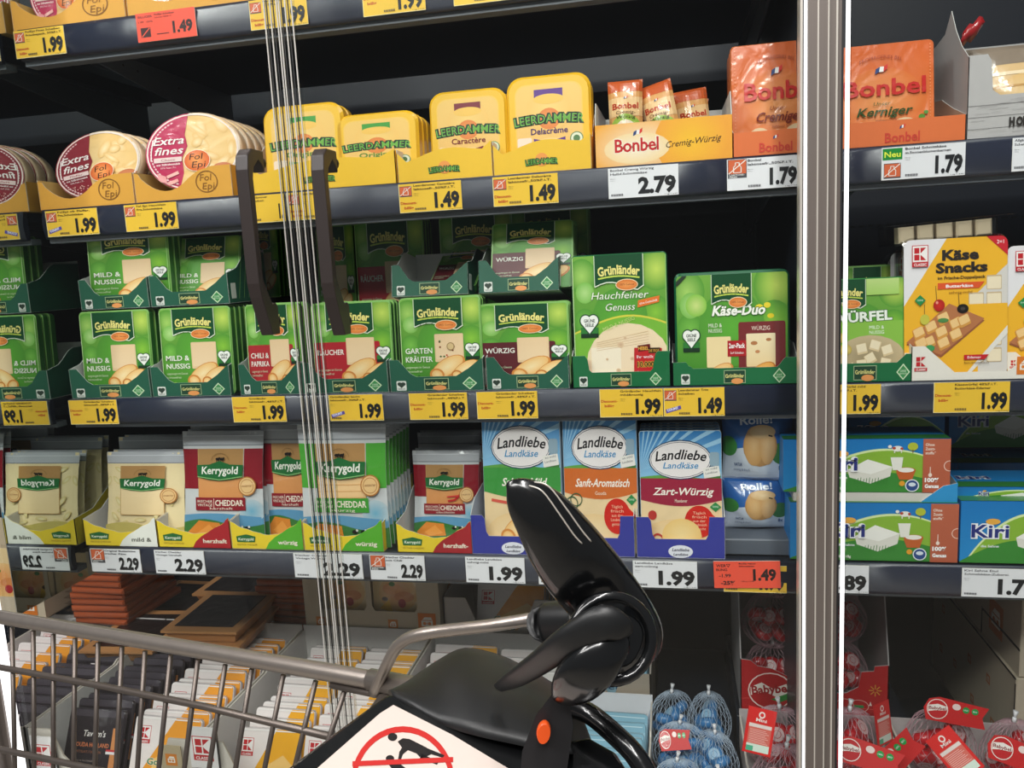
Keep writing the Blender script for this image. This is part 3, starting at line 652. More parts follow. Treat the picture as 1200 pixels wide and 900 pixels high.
# tall pack
def hauch_art():
    w, h = 13.6, 16.4; A = Art(w, h, '6db640', .4); green_bg(A, w, h)
    A.band(lambda t: 0, lambda t: 7.2+1.6*math.sin(PI*(t-.1)), '79b83c'); A.band(lambda t: 7.0+1.6*math.sin(PI*(t-.1)), lambda t: 7.25+1.6*math.sin(PI*(t-.1)), 'd9d24a')
    A.e(w*.58, 2.6, 6.2, 5.2, 'f3dcb8'); A.r(w*.05, 0, w*.9, 3.2, 'f0d0b0'); A.r(w*.18, .6, w*.45, 4.2, 'f8ead2', .2); A.r(w*.5, .6, w*.32, 5.6, 'f4dcbc', .2)
    for i in range(5): A.l([(w*.24, 4.4+i*.25), (w*.8, 5.3+i*.35)], .06, 'd9b890')
    for x, y, r in ((.5, .31, .5), (.47, .11, .35), (.62, .2, .3), (.35, .2, .2), (.55, .36, .25)): A.e(w*x, h*y, r, r*.8, 'cfa98a', 'e8cba6')
    A.e(w*.2, .5, 1.2, .7, 'cdbc4a', '9cab2a').e(w*.38, .5, .8, .4, '5a8a2a')
    A.t('Hauchfeiner', w*.5, h*.665, .95, 'f4f6e8', w=8.2, sh=.25, ol='4f8a3a', olw=1).t('Genuss', w*.5, h*.575, .95, 'f4f6e8', w=4.3, sh=.25, ol='4f8a3a', olw=1)
    A.p([(9.4, 9.7), (12.5, 10.3), (12.6, 11.1), (9.5, 10.6)], 'e8772e').t('ohne Gentechnik', 11, 10.25, .3, 'fff', w=2.6, rot=.16)
    A.t('MILD & NUSSIG', w*.49, 7.5, .55, 'cfe08a', w=4.8, rot=.3)
    heart_badge(A, w*.17, h*.47, 2.6)
    A.r(8.7, .9, 4.0, 3.7, 'c3262a', .1, rot=-.03); A.r(9.3, 4.2, 1.8, .8, '6a1a1c', rot=.1).t('HEBEL', 10.1, 4.35, .45, 'e8b04a', w=1.5, b=1).r(10.8, 3.9, 1.7, .7, '3a2a12').t('DIE ERDE', 11.6, 4.05, .35, 'e8b04a', w=1.5)
    A.t('Ihr wollt es', 10.7, 3.3, .4, 'fff', w=3.2).t('10.000€', 10.7, 2.2, .7, '1a1012', w=3, b=1, ol='e9c24a').t('jetzt spenden', 10.7, 1.4, .35, 'fff', w=3)
    gl_badge(A, w*.5, h, w*.52, h*.235); A.r(0, 0, .12, h, 'c5e0a4'); A.r(w-.12, 0, .12, h, '9ccf7a'); return A
def tall_pack():
    t = empty('tall_cheese_pack'); slab('tray_body', .136, .164, .02, .006, '1d5c38', 'plastic', t); hauch_art().build('printed_film', 'gloss', t, W=.133, H=.161, loc=(0, 0, .0015)); return t
fit('tall', tall_pack, .136, .164, 671, 783, 297, T3, .012, 'tall green pack lettered Hauchfeiner Genuss', 'cheese pack', PG, -.05, n=3, gap=.022, blabel='%s pack behind the tall Hauchfeiner Genuss pack')
def step_tray(w, lo=.024, hi=.05, name='green_display_tray', c='0d6a3c'):
    f = [(-w/2, hi), (-w/2+.020, hi), (-w/2+.024, hi-.006), (-w/2+.026, lo+.004), (-w/2+.030, lo), (w/2-.030, lo), (w/2-.026, lo+.004), (w/2-.022, hi), (w/2-.018, hi+.004), (w/2, hi+.004)]
    t = carton(name, w, .14, f, [(0, hi), (.05, hi+.02), (.14, hi+.02)], c); gl_tray_marks(t, w, lo); return t
put('htray', lambda: step_tray(.148), (xat(668, S3+.02, .004)+xat(789, S3+.02, .004))/2, .004, S3, 'bright green stepped tray under the tall Hauchfeiner pack', 'tray', TG)
def duo_art():
    w, h = 16.4, 13.4; A = Art(w, h, '6db640', .5); green_bg(A, w, h)
    A.e(w*.18, h*.72, 1.6, 1.4, 'cfe08a', '8cc64e'); A.e(w*.75, h*.68, .6, .4, 'f0d83a').e(w*.82, h*.7, .5, .35, 'f0d83a').e(w*.85, h*.6, .5, .3, 'e8d02a')
    A.r(w*.56, 0, w*.42, h*.55, '7a2a2c', .3); A.t('WÜRZIG', w*.76, h*.47, .55, 'f0dfd0', w=2.7)
    A.r(w*.63, h*.13, w*.26, h*.31, 'efd3a0', .15, col2='f6e4bc').e(w*.70, h*.35, .5, .25, 'b97a4a').e(w*.83, h*.38, .4, .2, 'b97a4a').e(w*.73, h*.27, .35, .2, 'c98a5a')
    A.r(w*.27, h*.13, w*.22, h*.29, 'f4dca8', .15); cheese_roll(A, w*.76, h*.06, 1.9, 'e8a850', 'f2c67a', 'c97a2a'); cheese_roll(A, w*.38, h*.06, 1.9)
    A.e(w*.6, h*.05, .8, .4, 'b33a28'); A.r(w*.46, h*.23, w*.17, h*.15, 'b01c24').t('2er-Pack', w*.545, h*.31, .62, 'fff', w=2.4, b=1).t('2x4 Scheiben', w*.545, h*.255, .3, 'fff', w=2)
    A.t('Käse-Duo', w*.56, h*.62, 1.25, 'fbfbf2', w=7.8, b=1.6, sh=.25, ol='3b6a2a', olw=2)
    A.t('MILD &', w*.35, h*.51, .5, 'f2f4e4', w=2).t('NUSSIG', w*.35, h*.46, .5, 'f2f4e4', w=2); heart_badge(A, w*.13, h*.40, 2.5)
    A.p([(0, h*.9), (1.6, h), (.9, h), (0, h*.95)], '2a3a2a'); gl_badge(A, w*.5, h, w*.36, h*.27); return A
def duo_pack():
    t = empty('double_cheese_pack'); slab('tray_body', .164, .134, .03, .009, '0f5a38', 'plastic', t, inset=.003); duo_art().build('printed_film', 'gloss', t, W=.158, H=.128, loc=(0, 0, .003)); return t
fit('duo', duo_pack, .164, .134, 791, 926, 318, T3, .012, 'wide green Käse-Duo double pack left of the aluminium post', 'cheese pack', PG, -.04, n=2, gap=.033, blabel='%s double pack behind the Käse-Duo pack')
put('dtray', lambda: step_tray(.180, .026, .036), (xat(789, S3+.02, .003)+xat(935, S3+.02, .003))/2, .003, S3, 'dark green corrugated tray under the Käse-Duo pack', 'tray', TG)
# cubes pack right of the post
def cube_art():
    w, h = 11, 12.5; A = Art(w, h, '55a036', .3); green_bg(A, w, h); A.band(lambda t: h*.25, lambda t: h*.58, '8cc04a')
    A.t('WÜRFEL', w*.5, h*.58, 1.2, 'f4f8f0', w=8.0, b=1.6, rot=.04, ol='3b6a2a').t('MILD &', w*.68, h*.50, .45, 'f4f8f0', w=1.9).t('NUSSIG', w*.68, h*.45, .45, 'f4f8f0', w=1.9)
    A.e(w*.6, h*.2, 4.6, 3.0, '9a8a6a', 'cdb892')
    for x, y, r in ((.5, .3, .2), (.66, .33, -.3), (.8, .28, .3), (.6, .2, .5), (.78, .15, -.2), (.5, .14, .1), (.36, .1, .4), (.25, .06, .2)):
        A.r(w*x-.65, h*y-.6, 1.35, 1.3, 'e3cba0', .1, rot=r); A.r(w*x-.6, h*y-.35, 1.2, 1.0, 'f4e4c4', .1, rot=r)
    for x, y in ((.22, .42), (.3, .3)): A.e(w*x, h*y, .9, .7, 'f6e29a', 'c9b04a')
    gl_badge(A, w*.3, h, w*.5, h*.25); A.r(w*.56, h*.84, w*.38, h*.16, 'a9d36a', col2='c2dc8a'); return A
def cube_pack():
    t = empty('cheese_cube_pack'); slab('tray_body', .11, .125, .03, .006, '2f7a3a', 'plastic', t); cube_art().build('printed_film', 'gloss', t, W=.107, H=.122, loc=(0, 0, .0015)); return t
fit('cubep', cube_pack, .11, .125, 960, 1062, 326, T3, .015, 'green WÜRFEL cheese cube pack right of the aluminium post', 'cheese pack', PG, -.08, rz=0)
put('wtray', lambda: step_tray(.145, .028, .036), (xat(950, S3+.02, .003)+xat(1079, S3+.02, .003))/2, .003, S3, 'green tray under the WÜRFEL cube pack', 'tray', TG)
fit('gmild', None, .112, .122, 990, 1045, 312, T3, .12, 'dark green pack deep behind the WÜRFEL pack', 'cheese pack', PG, -.05)
# ---------------------------------------------------------------- house brand mark (red squares K)
def kmark(A, x, y, s, box=True):
    if box: A.r(x-.1*s, y-.34*s, 1.2*s, 1.44*s, 'c8323a'); A.r(x-.05*s, y, 1.1*s, 1.05*s, 'f6f2f0')
    A.r(x+.06*s, y+.55*s, .38*s, .38*s, 'c4202a').r(x+.06*s, y+.10*s, .38*s, .38*s, 'c4202a')
    A.p([(x+.52*s, y+.55*s), (x+.94*s, y+.93*s), (x+.52*s, y+.93*s)], 'c4202a').p([(x+.52*s, y+.48*s), (x+.52*s, y+.1*s), (x+.94*s, y+.1*s)], 'c4202a')
    A.r(x-.1*s, y-.34*s, 1.2*s, .3*s, 'c4202a').t('CLASSIC', x+.5*s, y-.28*s, .18*s, 'f6f2f0', w=.95*s, b=1)
def snack_art():
    w, h = 15.2, 18.4; A = Art(w, h, 'f3b62c', 1.0); A.p([(0, h), (0, h*.52), (w*.42, h)], 'e9e6ea').r(w*.72, 0, w*.3, h*.85, 'd9d4cf')
    A.p([(w*.42, h), (w, h), (w, h*.80), (w*.6, h*.52), (w*.6, 0), (0, 0), (0, h*.52)], 'f3b62c')
    for z in (.62, .50, .22, .10):
        for xx in (.69, .86):
            if z > .55 and xx < .8: continue
            A.r(w*xx-.9, h*z, 2.2, 1.9, 'cdb592', .15).r(w*xx-.8, h*z+.1, 2.0, 1.6, 'f2e2c4', .15)
    A.p([(w*.58, h*.52), (w, h*.52), (w, h*.34), (w*.6, 0), (w*.1, 0)], 'f3b62c'); A.p([(w*.58, 0), (w*.62, 0), (w, h*.30), (w, h*.36)], 'e9e4dc')
    A.p([(w*.80, h), (w, h*.86), (w, h)], 'cc2430').t('2=1', w*.93, h*.945, .5, 'fff', w=1)
    A.t('Käse', w*.55, h*.845, 1.35, '2a2320', w=5.4, b=2).t('Snacks', w*.56, h*.755, 1.3, '2a2320', w=7.6, b=2).t('im Frische-Doppelpack', w*.56, h*.705, .42, '3a2a1a', w=7, b=1)
    A.p([(w*.33, h*.635), (w*.33, h*.68), (w*.78, h*.68), (w*.73, h*.635)], 'e0562a').t('Butterkäse', w*.54, h*.645, .42, 'fff', w=4, b=1).t('sahnig-mild', w*.55, h*.60, .36, '8a5a12', w=3.4)
    A.l([(w*.2, h*.53), (w*.2, h*.42)], .1, '8a6a2a').l([(w*.31, h*.66), (w*.32, h*.54)], .1, '8a6a2a').l([(w*.53, h*.6), (w*.54, h*.48)], .1, '8a6a2a')
    A.p([(w*.02, h*.24), (w*.36, h*.14), (w*.78, h*.40), (w*.44, h*.52)], '9a5a3a').p([(w*.02, h*.255), (w*.36, h*.16), (w*.78, h*.415), (w*.44, h*.53)], 'b8754a')
    for x, y in ((.14, .32), (.26, .36), (.38, .42), (.5, .38), (.36, .32), (.24, .25), (.38, .24), (.5, .3), (.58, .4), (.16, .24)):
        A.r(w*x-.8, h*y-.7, 1.7, 1.5, 'd99a4a', .2, rot=.4).r(w*x-.7, h*y-.35, 1.5, 1.1, 'f2c98a', .2, rot=.4)
    A.e(w*.34, h*.52, .85, .8, 'd02a20', 'b01c18').e(w*.32, h*.54, .2, .2, 'f6a08a').e(w*.57, h*.49, .85, .62, '17120f').e(w*.57, h*.49, .35, .22, '4a403a')
    A.e(w*.38, h*.41, .8, .3, '4f8a4a').e(w*.25, h*.21, .7, .45, '3f9a5a').e(w*.2, h*.42, .7, .7, 'c9c24a')
    A.p([(w*.10, h*.56), (w*.155, h*.60), (w*.21, h*.56), (w*.155, h*.52)], '1d8a4a').t('OHNE', w*.155, h*.555, .25, 'e6f4e0', w=.9)
    A.p([(w*.58, h*.12), (w*.58, h*.155), (w*.82, h*.155), (w*.78, h*.12)], 'c4202a').t('Edamer', w*.68, h*.128, .36, 'fff', w=2).t('fein-aromatisch', w*.7, h*.09, .34, '5a3a10', w=3.6)
    kmark(A, w*.09, h*.84, 2.0); A.p([(0, 0), (0, h*.18), (w*.08, h*.18), (w*.34, 0)], 'efe6d8'); kmark(A, w*.03, h*.07, .9, False)
    return A
def snack_pack():
    t = empty('cheese_snack_pack'); slab('clear_tray', .158, .190, .036, .014, 'cfc6bc', 'clear', t, inset=.003)
    for i in range(3):
        for j in range(5):
            m = MB(); x, z = -.066+j*.0268, .012+i*.024; m.box(x, x+.022, .010, .032, z, z+.021, 'f0dfc0', .002); m.build('cheese_cube', 'plastic', t)
    snack_art().build('printed_sleeve', 'gloss', t, W=.152, H=.184, loc=(0, 0, .003)); return t
fit('snack', snack_pack, .158, .190, 1059, 1186, 276, T3, .012, 'large yellow Käse Snacks pack right of the aluminium post', 'cheese pack', 'cheese cube snack packs', -.09, n=1)
fit('snack', snack_pack, .158, .190, 1057, 1184, 277, T3, .050, 'Käse Snacks pack directly behind the large front one', 'cheese pack', 'cheese cube snack packs', -.09, n=1)
fit('snack', snack_pack, .158, .190, 1043, 1170, 291, T3, .100, 'Käse Snacks pack third in line, showing only its left edge', 'cheese pack', 'cheese cube snack packs', -.09, n=1)
fit('snack', snack_pack, .158, .190, 1040, 1165, 297, T3, .140, 'Käse Snacks pack last in line at the back left', 'cheese pack', 'cheese cube snack packs', -.09, n=1)
fit('snack', snack_pack, .158, .190, 1180, 1310, 283, T3, .014, 'Käse Snacks pack cut off by the right picture edge', 'cheese pack', 'cheese cube snack packs', -.09, n=1)
def cube_strip():
    t = empty('cheese_cube_tray'); W = .142
    for i in range(5):
        MB().box(-W/2+.010+i*.0252, -W/2+.031+i*.0252, .003, .03, .003, .026, 'ecd9b8', .0025).build('cheese_cube', 'plastic', t)
    MB().box(-W/2+.004, W/2-.004, 0, .10, 0, .0285, 'fff', .003).build('clear_tray', 'clear', t)
    f = MB(); f.box(-W/2-.012, W/2+.014, -.008, .11, .0285, .0300, 'd9d0c2', .0006); f.build('lid_film', 'clear', t)
    return t
o = put('cubestrip', cube_strip, at(1108, 266, .04).x, .035, zat(283, at(1108, 266, .04).x, .035), 'clear tray of cheese cubes lying flat on top of the Käse Snacks pack', 'cheese pack', ry=-.05)
# corner display board of the snack packs
tr = carton('white_display_tray', .25, .18, [(-.125, .05), (-.105, .05), (-.06, .012), (-.01, .012), (.02, .012), (.065, .05), (.125, .05)], [(0, .05), (.18, .09)], 'efe9e0', 'efe9e0')
tr.location = ((xat(1068, S3+.02, .002)+xat(1270, S3+.02, .002))/2, .002, S3); tr.scale = ((xat(1270, S3+.02, .002)-xat(1068, S3+.02, .002))/.25, 1, 1)
tag(tr, 'low white carton tray with orange cheese sign under the Käse Snacks packs', 'tray')
def cheese_icon(A, x, y, s, bg='e07c2a', fg='f4ede2'):
    A.r(x, y, s, s, bg); A.L += 0
    A.p([(x+.18*s, y+.25*s), (x+.82*s, y+.25*s), (x+.82*s, y+.55*s), (x+.74*s, y+.78*s), (x+.38*s, y+.78*s), (x+.18*s, y+.55*s)], fg)
    A.e(x+.36*s, y+.42*s, .09*s, .09*s, bg).e(x+.64*s, y+.42*s, .09*s, .09*s, bg); A.p([(x+.46*s, y+.38*s), (x+.5*s, y+.5*s), (x+.54*s, y+.38*s)], bg); A.l([(x+.25*s, y+.6*s), (x+.75*s, y+.6*s)], .04*s, bg); return A
A = Art(3, 3.4); cheese_icon(A, .2, .2, 2.5); A.build('printed_sign', 'card', tr, loc=(.043, 0, .005)); 
A = Art(3, 3); kmark(A, .4, .8, 1.6, False); A.build('printed_sign', 'card', tr, loc=(-.108, 0, .012))
# ================================================================ shelf 2
def fe_logo(A, x, y, r, ink='7a4a12', fill=None):
    if fill: A.e(x, y, r*1.05, r*1.05, 'fbe9d0'); A.e(x, y, r, r, 'f6a45a', fill)
    else: A.ring(x, y, r, r, .1*r, ink)
    A.t('Fol', x-.1*r, y+.1*r, .62*r, ink if not fill else '2a1a14', w=1.0*r, sh=.15).t('Epi', x+.1*r, y-.68*r, .62*r, ink if not fill else '2a1a14', w=1.05*r, sh=.15)
def fe_art(c, label2, pink=False):
    w = 13.0; A = Art(w, w, 'f2e2cc', clip=ellp(6.5, 6.5, 6.5, 6.5, 40)); A.e(6.5, 6.5, 6.1, 6.1, 'f3d39a', 'f0c680', n=36)
    rnd = random.Random(3 if pink else 5)
    for i in range(16): x, y = 7+rnd.random()*5, 2.5+rnd.random()*9; A.e(x, y, .9+rnd.random(), .4+.4*rnd.random(), 'f9e2b4', 'efc27a', rot=rnd.random()*3)
    A.e(7.8, 1.9, 3.4, 1.9, 'f6dca6', 'eec27c'); A.e(10.6, 3.0, 1.6, 1.3, 'd98a5a', 'c9764a')
    A.p([(6.2, 13), (5.6, 9.5), (5.9, 7.5), (5.1, 5.6), (5.3, 3), (4.6, 0), (-1, 0), (-1, 13)], c)
    A.ring(6.5, 6.5, 6.35, 6.35, .22, 'f4e4de', n=36)
    for i in range(26):
        a = math.radians(118+i*5.2); A.e(6.5+5.7*math.cos(a), 6.5+5.7*math.sin(a), .12, .2, 'f4d0d4', rot=a)
    A.t('Extra', 3.3, 8.0, 1.35, 'fbf0ee', w=4.3, sh=.3, b=.6).t('fines', 3.2, 6.3, 1.35, 'fbf0ee', w=4.0, sh=.3, b=.6)
    A.l([(1.2, 8.9), (.9, 7), (.8, 5.4)], .16, 'fbf0ee')
    A.r(1.2, 5.0, 3.9, .8, 'f0d4d2', .1).t(label2, 3.2, 5.2, .4, '9a3a44', w=2).t('aus Süßrahmmilch', 3.2, 4.45, .36, 'fbeaea', w=3.3, b=1).t('50% Fett i.Tr.', 3.2, 3.9, .3, 'fbeaea', w=2.2)
    if pink: A.p([(1.6, 3.2), (1.8, 1.8), (3.0, 1.4), (2.8, 2.6)], 'f2a6a6').p([(3.0, 2.2), (4.7, 2.9), (4.5, 3.4), (2.9, 2.7)], 'f6bcb4').p([(3.2, 1.0), (4.6, 1.6), (4.4, 2.1), (3.0, 1.6)], 'f4b0aa')
    else:
        for i in range(40): A.e(1.6+rnd.random()*3.2, .8+rnd.random()*2.4, .09, .09, 'e8b6ae')
    fe_logo(A, 7.2, 4.9, 1.75, fill='e0642a'); return A
def round_pack(v):
    t = empty('round_cheese_pack'); R = .065; m = MB(); n = 40; rings = []
    for y, r in ((0, R-.004), (.0015, R-.001), (.004, R), (.020, R-.001), (.024, R-.006)):
        rings.append([(r*math.cos(2*PI*i/n), y, R+r*math.sin(2*PI*i/n)) for i in range(n)])
    m.grid(rings, 'd9b99a', capcol='e6cfae'); m.build('clear_rim', 'plastic', t)
    fe_art('c22a58' if v == 'pink' else '8e2130', 'Classic' if v == 'pink' else 'Pfeffer', v == 'pink').build('printed_film', 'film', t, W=.126, H=.126, loc=(0, 0, .002)); return t
def fe_tray():
    w = .155
    f = [(-w/2, .048), (-w/2+.008, .046)]+[(-w/2+.012+i*.0095, .016+.022*((i-4.2)/4.2)**2) for i in range(9)]+[(w/2-.052, .044), (w/2-.03, .050), (w/2, .050)]
    t = carton('yellow_display_tray', w, .20, f, [(0, .05), (.20, .05)], 'e0a23c', 'd9b26a', back=.04)
    A = Art(w*100, 5); fe_logo(A, 11.6, 2.6, 1.75, '8a5a1c'); A.build('printed_logo', 'card', t, W=w, H=.05); return t
def fe(v, k, px0, px1, pyt, Y, lab, n=1, tilt=-.12, bl=None, z=0, ry=0):
    fit('fe'+v, lambda: round_pack(v), .13, .13, px0, px1, pyt, S2+.014+z, Y, lab, 'cheese pack', 'round sliced cheese packs', tilt, n=n, gap=.026, blabel=bl, ry=ry)
def fet(px0, px1, z0, lab): tray_at('fetray', fe_tray, .155, px0, px1, z0, .004, lab, 'orange-yellow trays of the round packs')
fet(46, 157, S2, 'orange-yellow tray at the left end under the dark red round pack'); fet(158, 272, S2, 'orange-yellow tray under the large round pink pack')
fe('dark', 0, 64, 169, 152, .02, 'round dark red Extra fines pack with pepper dots', 3, ry=-.14, bl='%s round pack behind the dark red one')
fe('pink', 0, 166, 280, 130, .02, 'large round pink Extra fines pack left of the handle', 5, bl='%s round pack in the row behind the pink one')
# yellow rounded packs
def ld_text(A, x, y, h, w, arc=0): A.t('LEERDAMMER', x, y, h, '6fb043', w=w, b=.1, arc=arc, ol='0f3420', olw=5.4)
def ld_art(v):
    w, h = 12, 14; A = Art(w, h, 'f0bd28', 2.2); A.r(.9, .9, w-1.8, h-1.8, 'f2c55a', 1.6).r(1.1, 1.1, w-2.2, h-2.2, 'f0c070', 1.5, col2='efc46a')
    A.r(1.1, 1.0, 2.2, 4.2, 'f2dcc6', .3); A.e(6, 1.6, 4.8, 3.4, 'f6e2c0', 'f2cd84')
    A.e(w/2, h*.60, 1.6, 1.6, 'ee9a4a', 'e07a34'); A.e(w/2, 9.2, 3.4, 3.4, 'f4cf7a', 'f0c168'); A.e(w/2, h*.56, 1.7, 1.6, 'ee9a4a', 'e2813c')
    c = dict(orig='3f9a3a', car='7a1c2c', dela='5a2d86')[v]; A.r(w*.32, h*.79, w*.36, 1.2, c); A.e(w/2, h*.77, 2.3, .75, 'f2c25a')
    ld_text(A, w/2, h*.52, 1.3, 10.4, arc=40)
    A.t(dict(orig='Original', car='Caractère', dela='Delacrème')[v], w/2, h*.40, .95, dict(orig='5f8a34', car='7a1c1c', dela='4a2460')[v], w=5.6, b=1)
    A.p([(w*.30, 5.0), (w*.30, 2.0), (w*.5, 1.5), (w*.7, 2.0), (w*.7, 5.0), (w*.5, 4.4)], c).t('mild-nussig', w/2, 3.2, .45, 'f4e6d0', w=3.4, rot=.08)
    A.e(w*.84, 4.6, 1.0, 1.0, '6a8a5a').e(w*.84, 4.6, .85, .85, 'dfe6cc').e(w*.84, 4.6, .5, .5, '4f7a4a'); return A
def ld_pack(v):
    t = empty('yellow_cheese_pack'); slab('moulded_shell', .12, .14, .022, .022, 'e9b425', 'plastic', t, inset=.004, n=6)
    ld_art(v).build('printed_film', 'gloss', t, W=.113, H=.133, loc=(0, 0, .003)); return t
def ld_tray(w, two=False):
    k = w/.15; f = [(-w/2, .046)]+[(-w/2+w*i/10, .034-.006*math.cos(2*PI*i/10)+.014*i/10) for i in range(1, 10)]+[(w/2-.002, .052), (w/2, .052)]
    t = carton('yellow_display_tray', w, .2, f, [(0, .05), (.03, .05), (.08, .09), (.2, .09)], 'f0c030', 'e6d3c8', back=.09)
    A = Art(w*100, 3.2); A.e(w*50, 1.9, 1.0, .95, 'ee9a4a'); ld_text(A, w*50, 1.3, .78, 4.9, 20); A.build('printed_logo', 'card', t, W=w, H=.032); return t
def ldt(k, w, px0, px1, lab): tray_at(k, lambda: ld_tray(w), w, px0, px1, S2, .004, lab, 'yellow trays of the rounded packs')
ldt('ldt2', .235, 288, 464, 'wide yellow tray reaching behind both door handles'); ldt('ldt1', .15, 466, 577, 'yellow tray under the Caractère pack'); ldt('ldt1', .15, 578, 693, 'yellow tray under the Delacrème pack')
def ld(v, px0, px1, pyt, Y, lab, n=1, tilt=-.07, bl=None): fit('ld'+v, lambda: ld_pack(v), .12, .14, px0, px1, pyt, S2+.001, Y, lab, 'cheese pack', 'yellow rounded cheese packs', tilt, n=n, gap=.024, blabel=bl)
ld('orig', 308, 402, 121, .03, 'yellow Original pack seen through the clear door seals', 2, bl='%s pack behind the Original pack at the seals')
ld('orig', 393, 490, 131, .03, 'yellow Original pack right of the door handle', 3, bl='%s pack behind the Original pack right of the handle')
ld('car', 503, 594, 104, .03, 'yellow Caractère pack with dark red band', 2, bl='%s pack behind the Caractère pack')
ld('dela', 594, 693, 86, .03, 'yellow Delacrème pack with purple band', 2, bl='%s pack behind the Delacrème pack')
# box of small bags
def flag(A, x, y, s):
    A.p([(x-.9*s, y-.5*s), (x-.3*s, y-.2*s), (x-.15*s, y+.55*s), (x-.75*s, y+.25*s)], '24407a').p([(x-.3*s, y-.2*s), (x+.3*s, y-.2*s), (x+.4*s, y+.55*s), (x-.15*s, y+.55*s)], 'f4f0ec').p([(x+.3*s, y-.2*s), (x+.85*s, y+.2*s), (x+.95*s, y+.9*s), (x+.4*s, y+.55*s)], 'd8322c')
def bb_text(A, x, y, h, w, c='c41f26', ol=None): A.t('Bonbel', x, y, h, c, w=w, b=1.0, ol=ol)
bw_ = .205
bxc = carton('orange_bag_box', bw_, .2, [(-bw_/2, .060), (bw_/2, .060)], [(0, .060), (.012, .085), (.02, .095), (.05, .096), (.2, .10)], 'ef9a35', 'd4d2d0', back=.10)
A = Art(20.5, 6, 'f3a63a'); A.e(7, 2.6, 8.5, 4.6, 'f7e6c8', 'f3ab42'); A.e(14.5, 3, 5.5, 5, 'f8c032', 'f3a63a'); A.e(6.3, 2.4, 5, 2.2, 'f9ecd6', 'f6d8a4')
bb_text(A, 6.3, 2.0, 1.9, 6.7, ol='f9ecd6'); flag(A, 6.5, 4.5, .8); A.t('Cremig-Würzig', 14.7, 2.35, .9, '3a2012', w=8.2, sh=.35, rot=.06); A.build('printed_front', 'gloss', bxc, W=bw_, H=.06)
a_, b_ = xat(698, S2+.03, .003), xat(858, S2+.03, .003); bxc.location = ((a_+b_)/2, .003, S2); bxc.scale = ((b_-a_)/bw_, 1, 1)
tag(bxc, 'orange carton box lettered Cremig-Würzig, filled with small bags', 'box')
def pillow(name, w, h, t, m, col, parent, nx=10, nz=12, seal=.0, seed=1):
    """inflated bag between y=0 (front) and y=t, base at z=0"""
    rnd = random.Random(seed); mb = MB(); fr = []; bk = []
    def P(i, j, side):
        u, v = i/nx, j/nz; x = (u-.5)*w; z = v*h; e = (math.sin(PI*u)**.6)*(math.sin(PI*v)**.5) if 0 < u < 1 and 0 < v < 1 else 0
        x *= 1-.05*math.sin(PI*v); y = t/2+side*e*t/2*(1+.12*math.sin(9*u+5*v+seed)); return (x, y, z)
    for side, rev in ((-1, False), (1, True)):
        b = len(mb.v)
        for j in range(nz+1):
            for i in range(nx+1): mb.v.append(P(i, j, side))
        for j in range(nz):
            for i in range(nx):
                q = (b+j*(nx+1)+i, b+j*(nx+1)+i+1, b+(j+1)*(nx+1)+i+1, b+(j+1)*(nx+1)+i); mb.f.append(q[::-1] if rev else q)
                mb.c.append([lin(col)]*4); mb.sm.append(True)
    o = mb.build(name, m, parent)
    def fn(X, Zz):
        u = min(1, max(0, X/w+.5)); v = min(1, max(0, Zz/h)); e = (math.sin(PI*u)**.6)*(math.sin(PI*v)**.5) if 0 < u < 1 and 0 < v < 1 else 0
        return X*(1-.05*math.sin(PI*v)), t/2-e*t/2*(1+.12*math.sin(9*u+5*v+seed)), Zz
    return o, fn
def subdiv_art(A, step):
    """cuts the background faces into small cells so that the print can follow a curved bag"""
    out = []
    for L, pts, cols in A.P:
        xs = [p[0] for p in pts]; ys = [p[1] for p in pts]
        if max(xs)-min(xs) <= step*1.3 and max(ys)-min(ys) <= step*1.3: out.append((L, pts, cols)); continue
        work = [(pts, cols)]
        for ax in (0, 1):
            nw = []
            for P_, C_ in work:
                lo = min(p[ax] for p in P_); hi = max(p[ax] for p in P_); k = math.ceil((hi-lo)/step) or 1
                for i in range(k):
                    a, b = lo+(hi-lo)*i/k, lo+(hi-lo)*(i+1)/k; Q, QC = P_, C_
                    for lim, sg in ((a, 1), (b, -1)):
                        o2 = []; oc = []
                        for j in range(len(Q)):
                            p, q = Q[j], Q[(j+1) % len(Q)]; dp, dq = sg*(p[ax]-lim), sg*(q[ax]-lim)
                            if dp >= -1e-9: o2.append(p); oc.append(QC[j])
                            if (dp > 1e-9 and dq < -1e-9) or (dp < -1e-9 and dq > 1e-9):
                                t = dp/(dp-dq); o2.append((p[0]+(q[0]-p[0])*t, p[1]+(q[1]-p[1])*t)); oc.append(mixc(QC[j], QC[(j+1) % len(Q)], t))
                        Q, QC = o2, oc
                        if len(Q) < 3: break
                    if len(Q) >= 3: nw.append((Q, QC))
            work = nw
        out += [(L, P_, C_) for P_, C_ in work]
    A.P = out; return A
def bag():
    t = empty('small_cheese_bag'); o, fn = pillow('foil_bag', .052, .15, .03, 'film', 'd0763a', t)
    A = Art(5.2, 15, 'dba060'); A.r(0, 13.2, 5.2, 1.8, 'c85a2a').r(0, 9.5, 5.2, 2.8, 'e8c08a'); A.e(2.6, 6.4, 2.9, 3.4, '9aba4a').e(2.6, 5.9, 2.4, 3.0, 'f4e0c8')
    bb_text(A, 2.6, 10.6, .9, 4.0, 'b8341f'); flag(A, 2.7, 12.2, .35); A.t('Cremig-', 2.6, 9.8, .5, '3a2414', w=3, sh=.2).t('Würzig', 2.6, 9.1, .5, '3a2414', w=3, sh=.2)
    subdiv_art(A, .5).eps(.0002).build('printed_film', 'film', t, fn=fn); return t
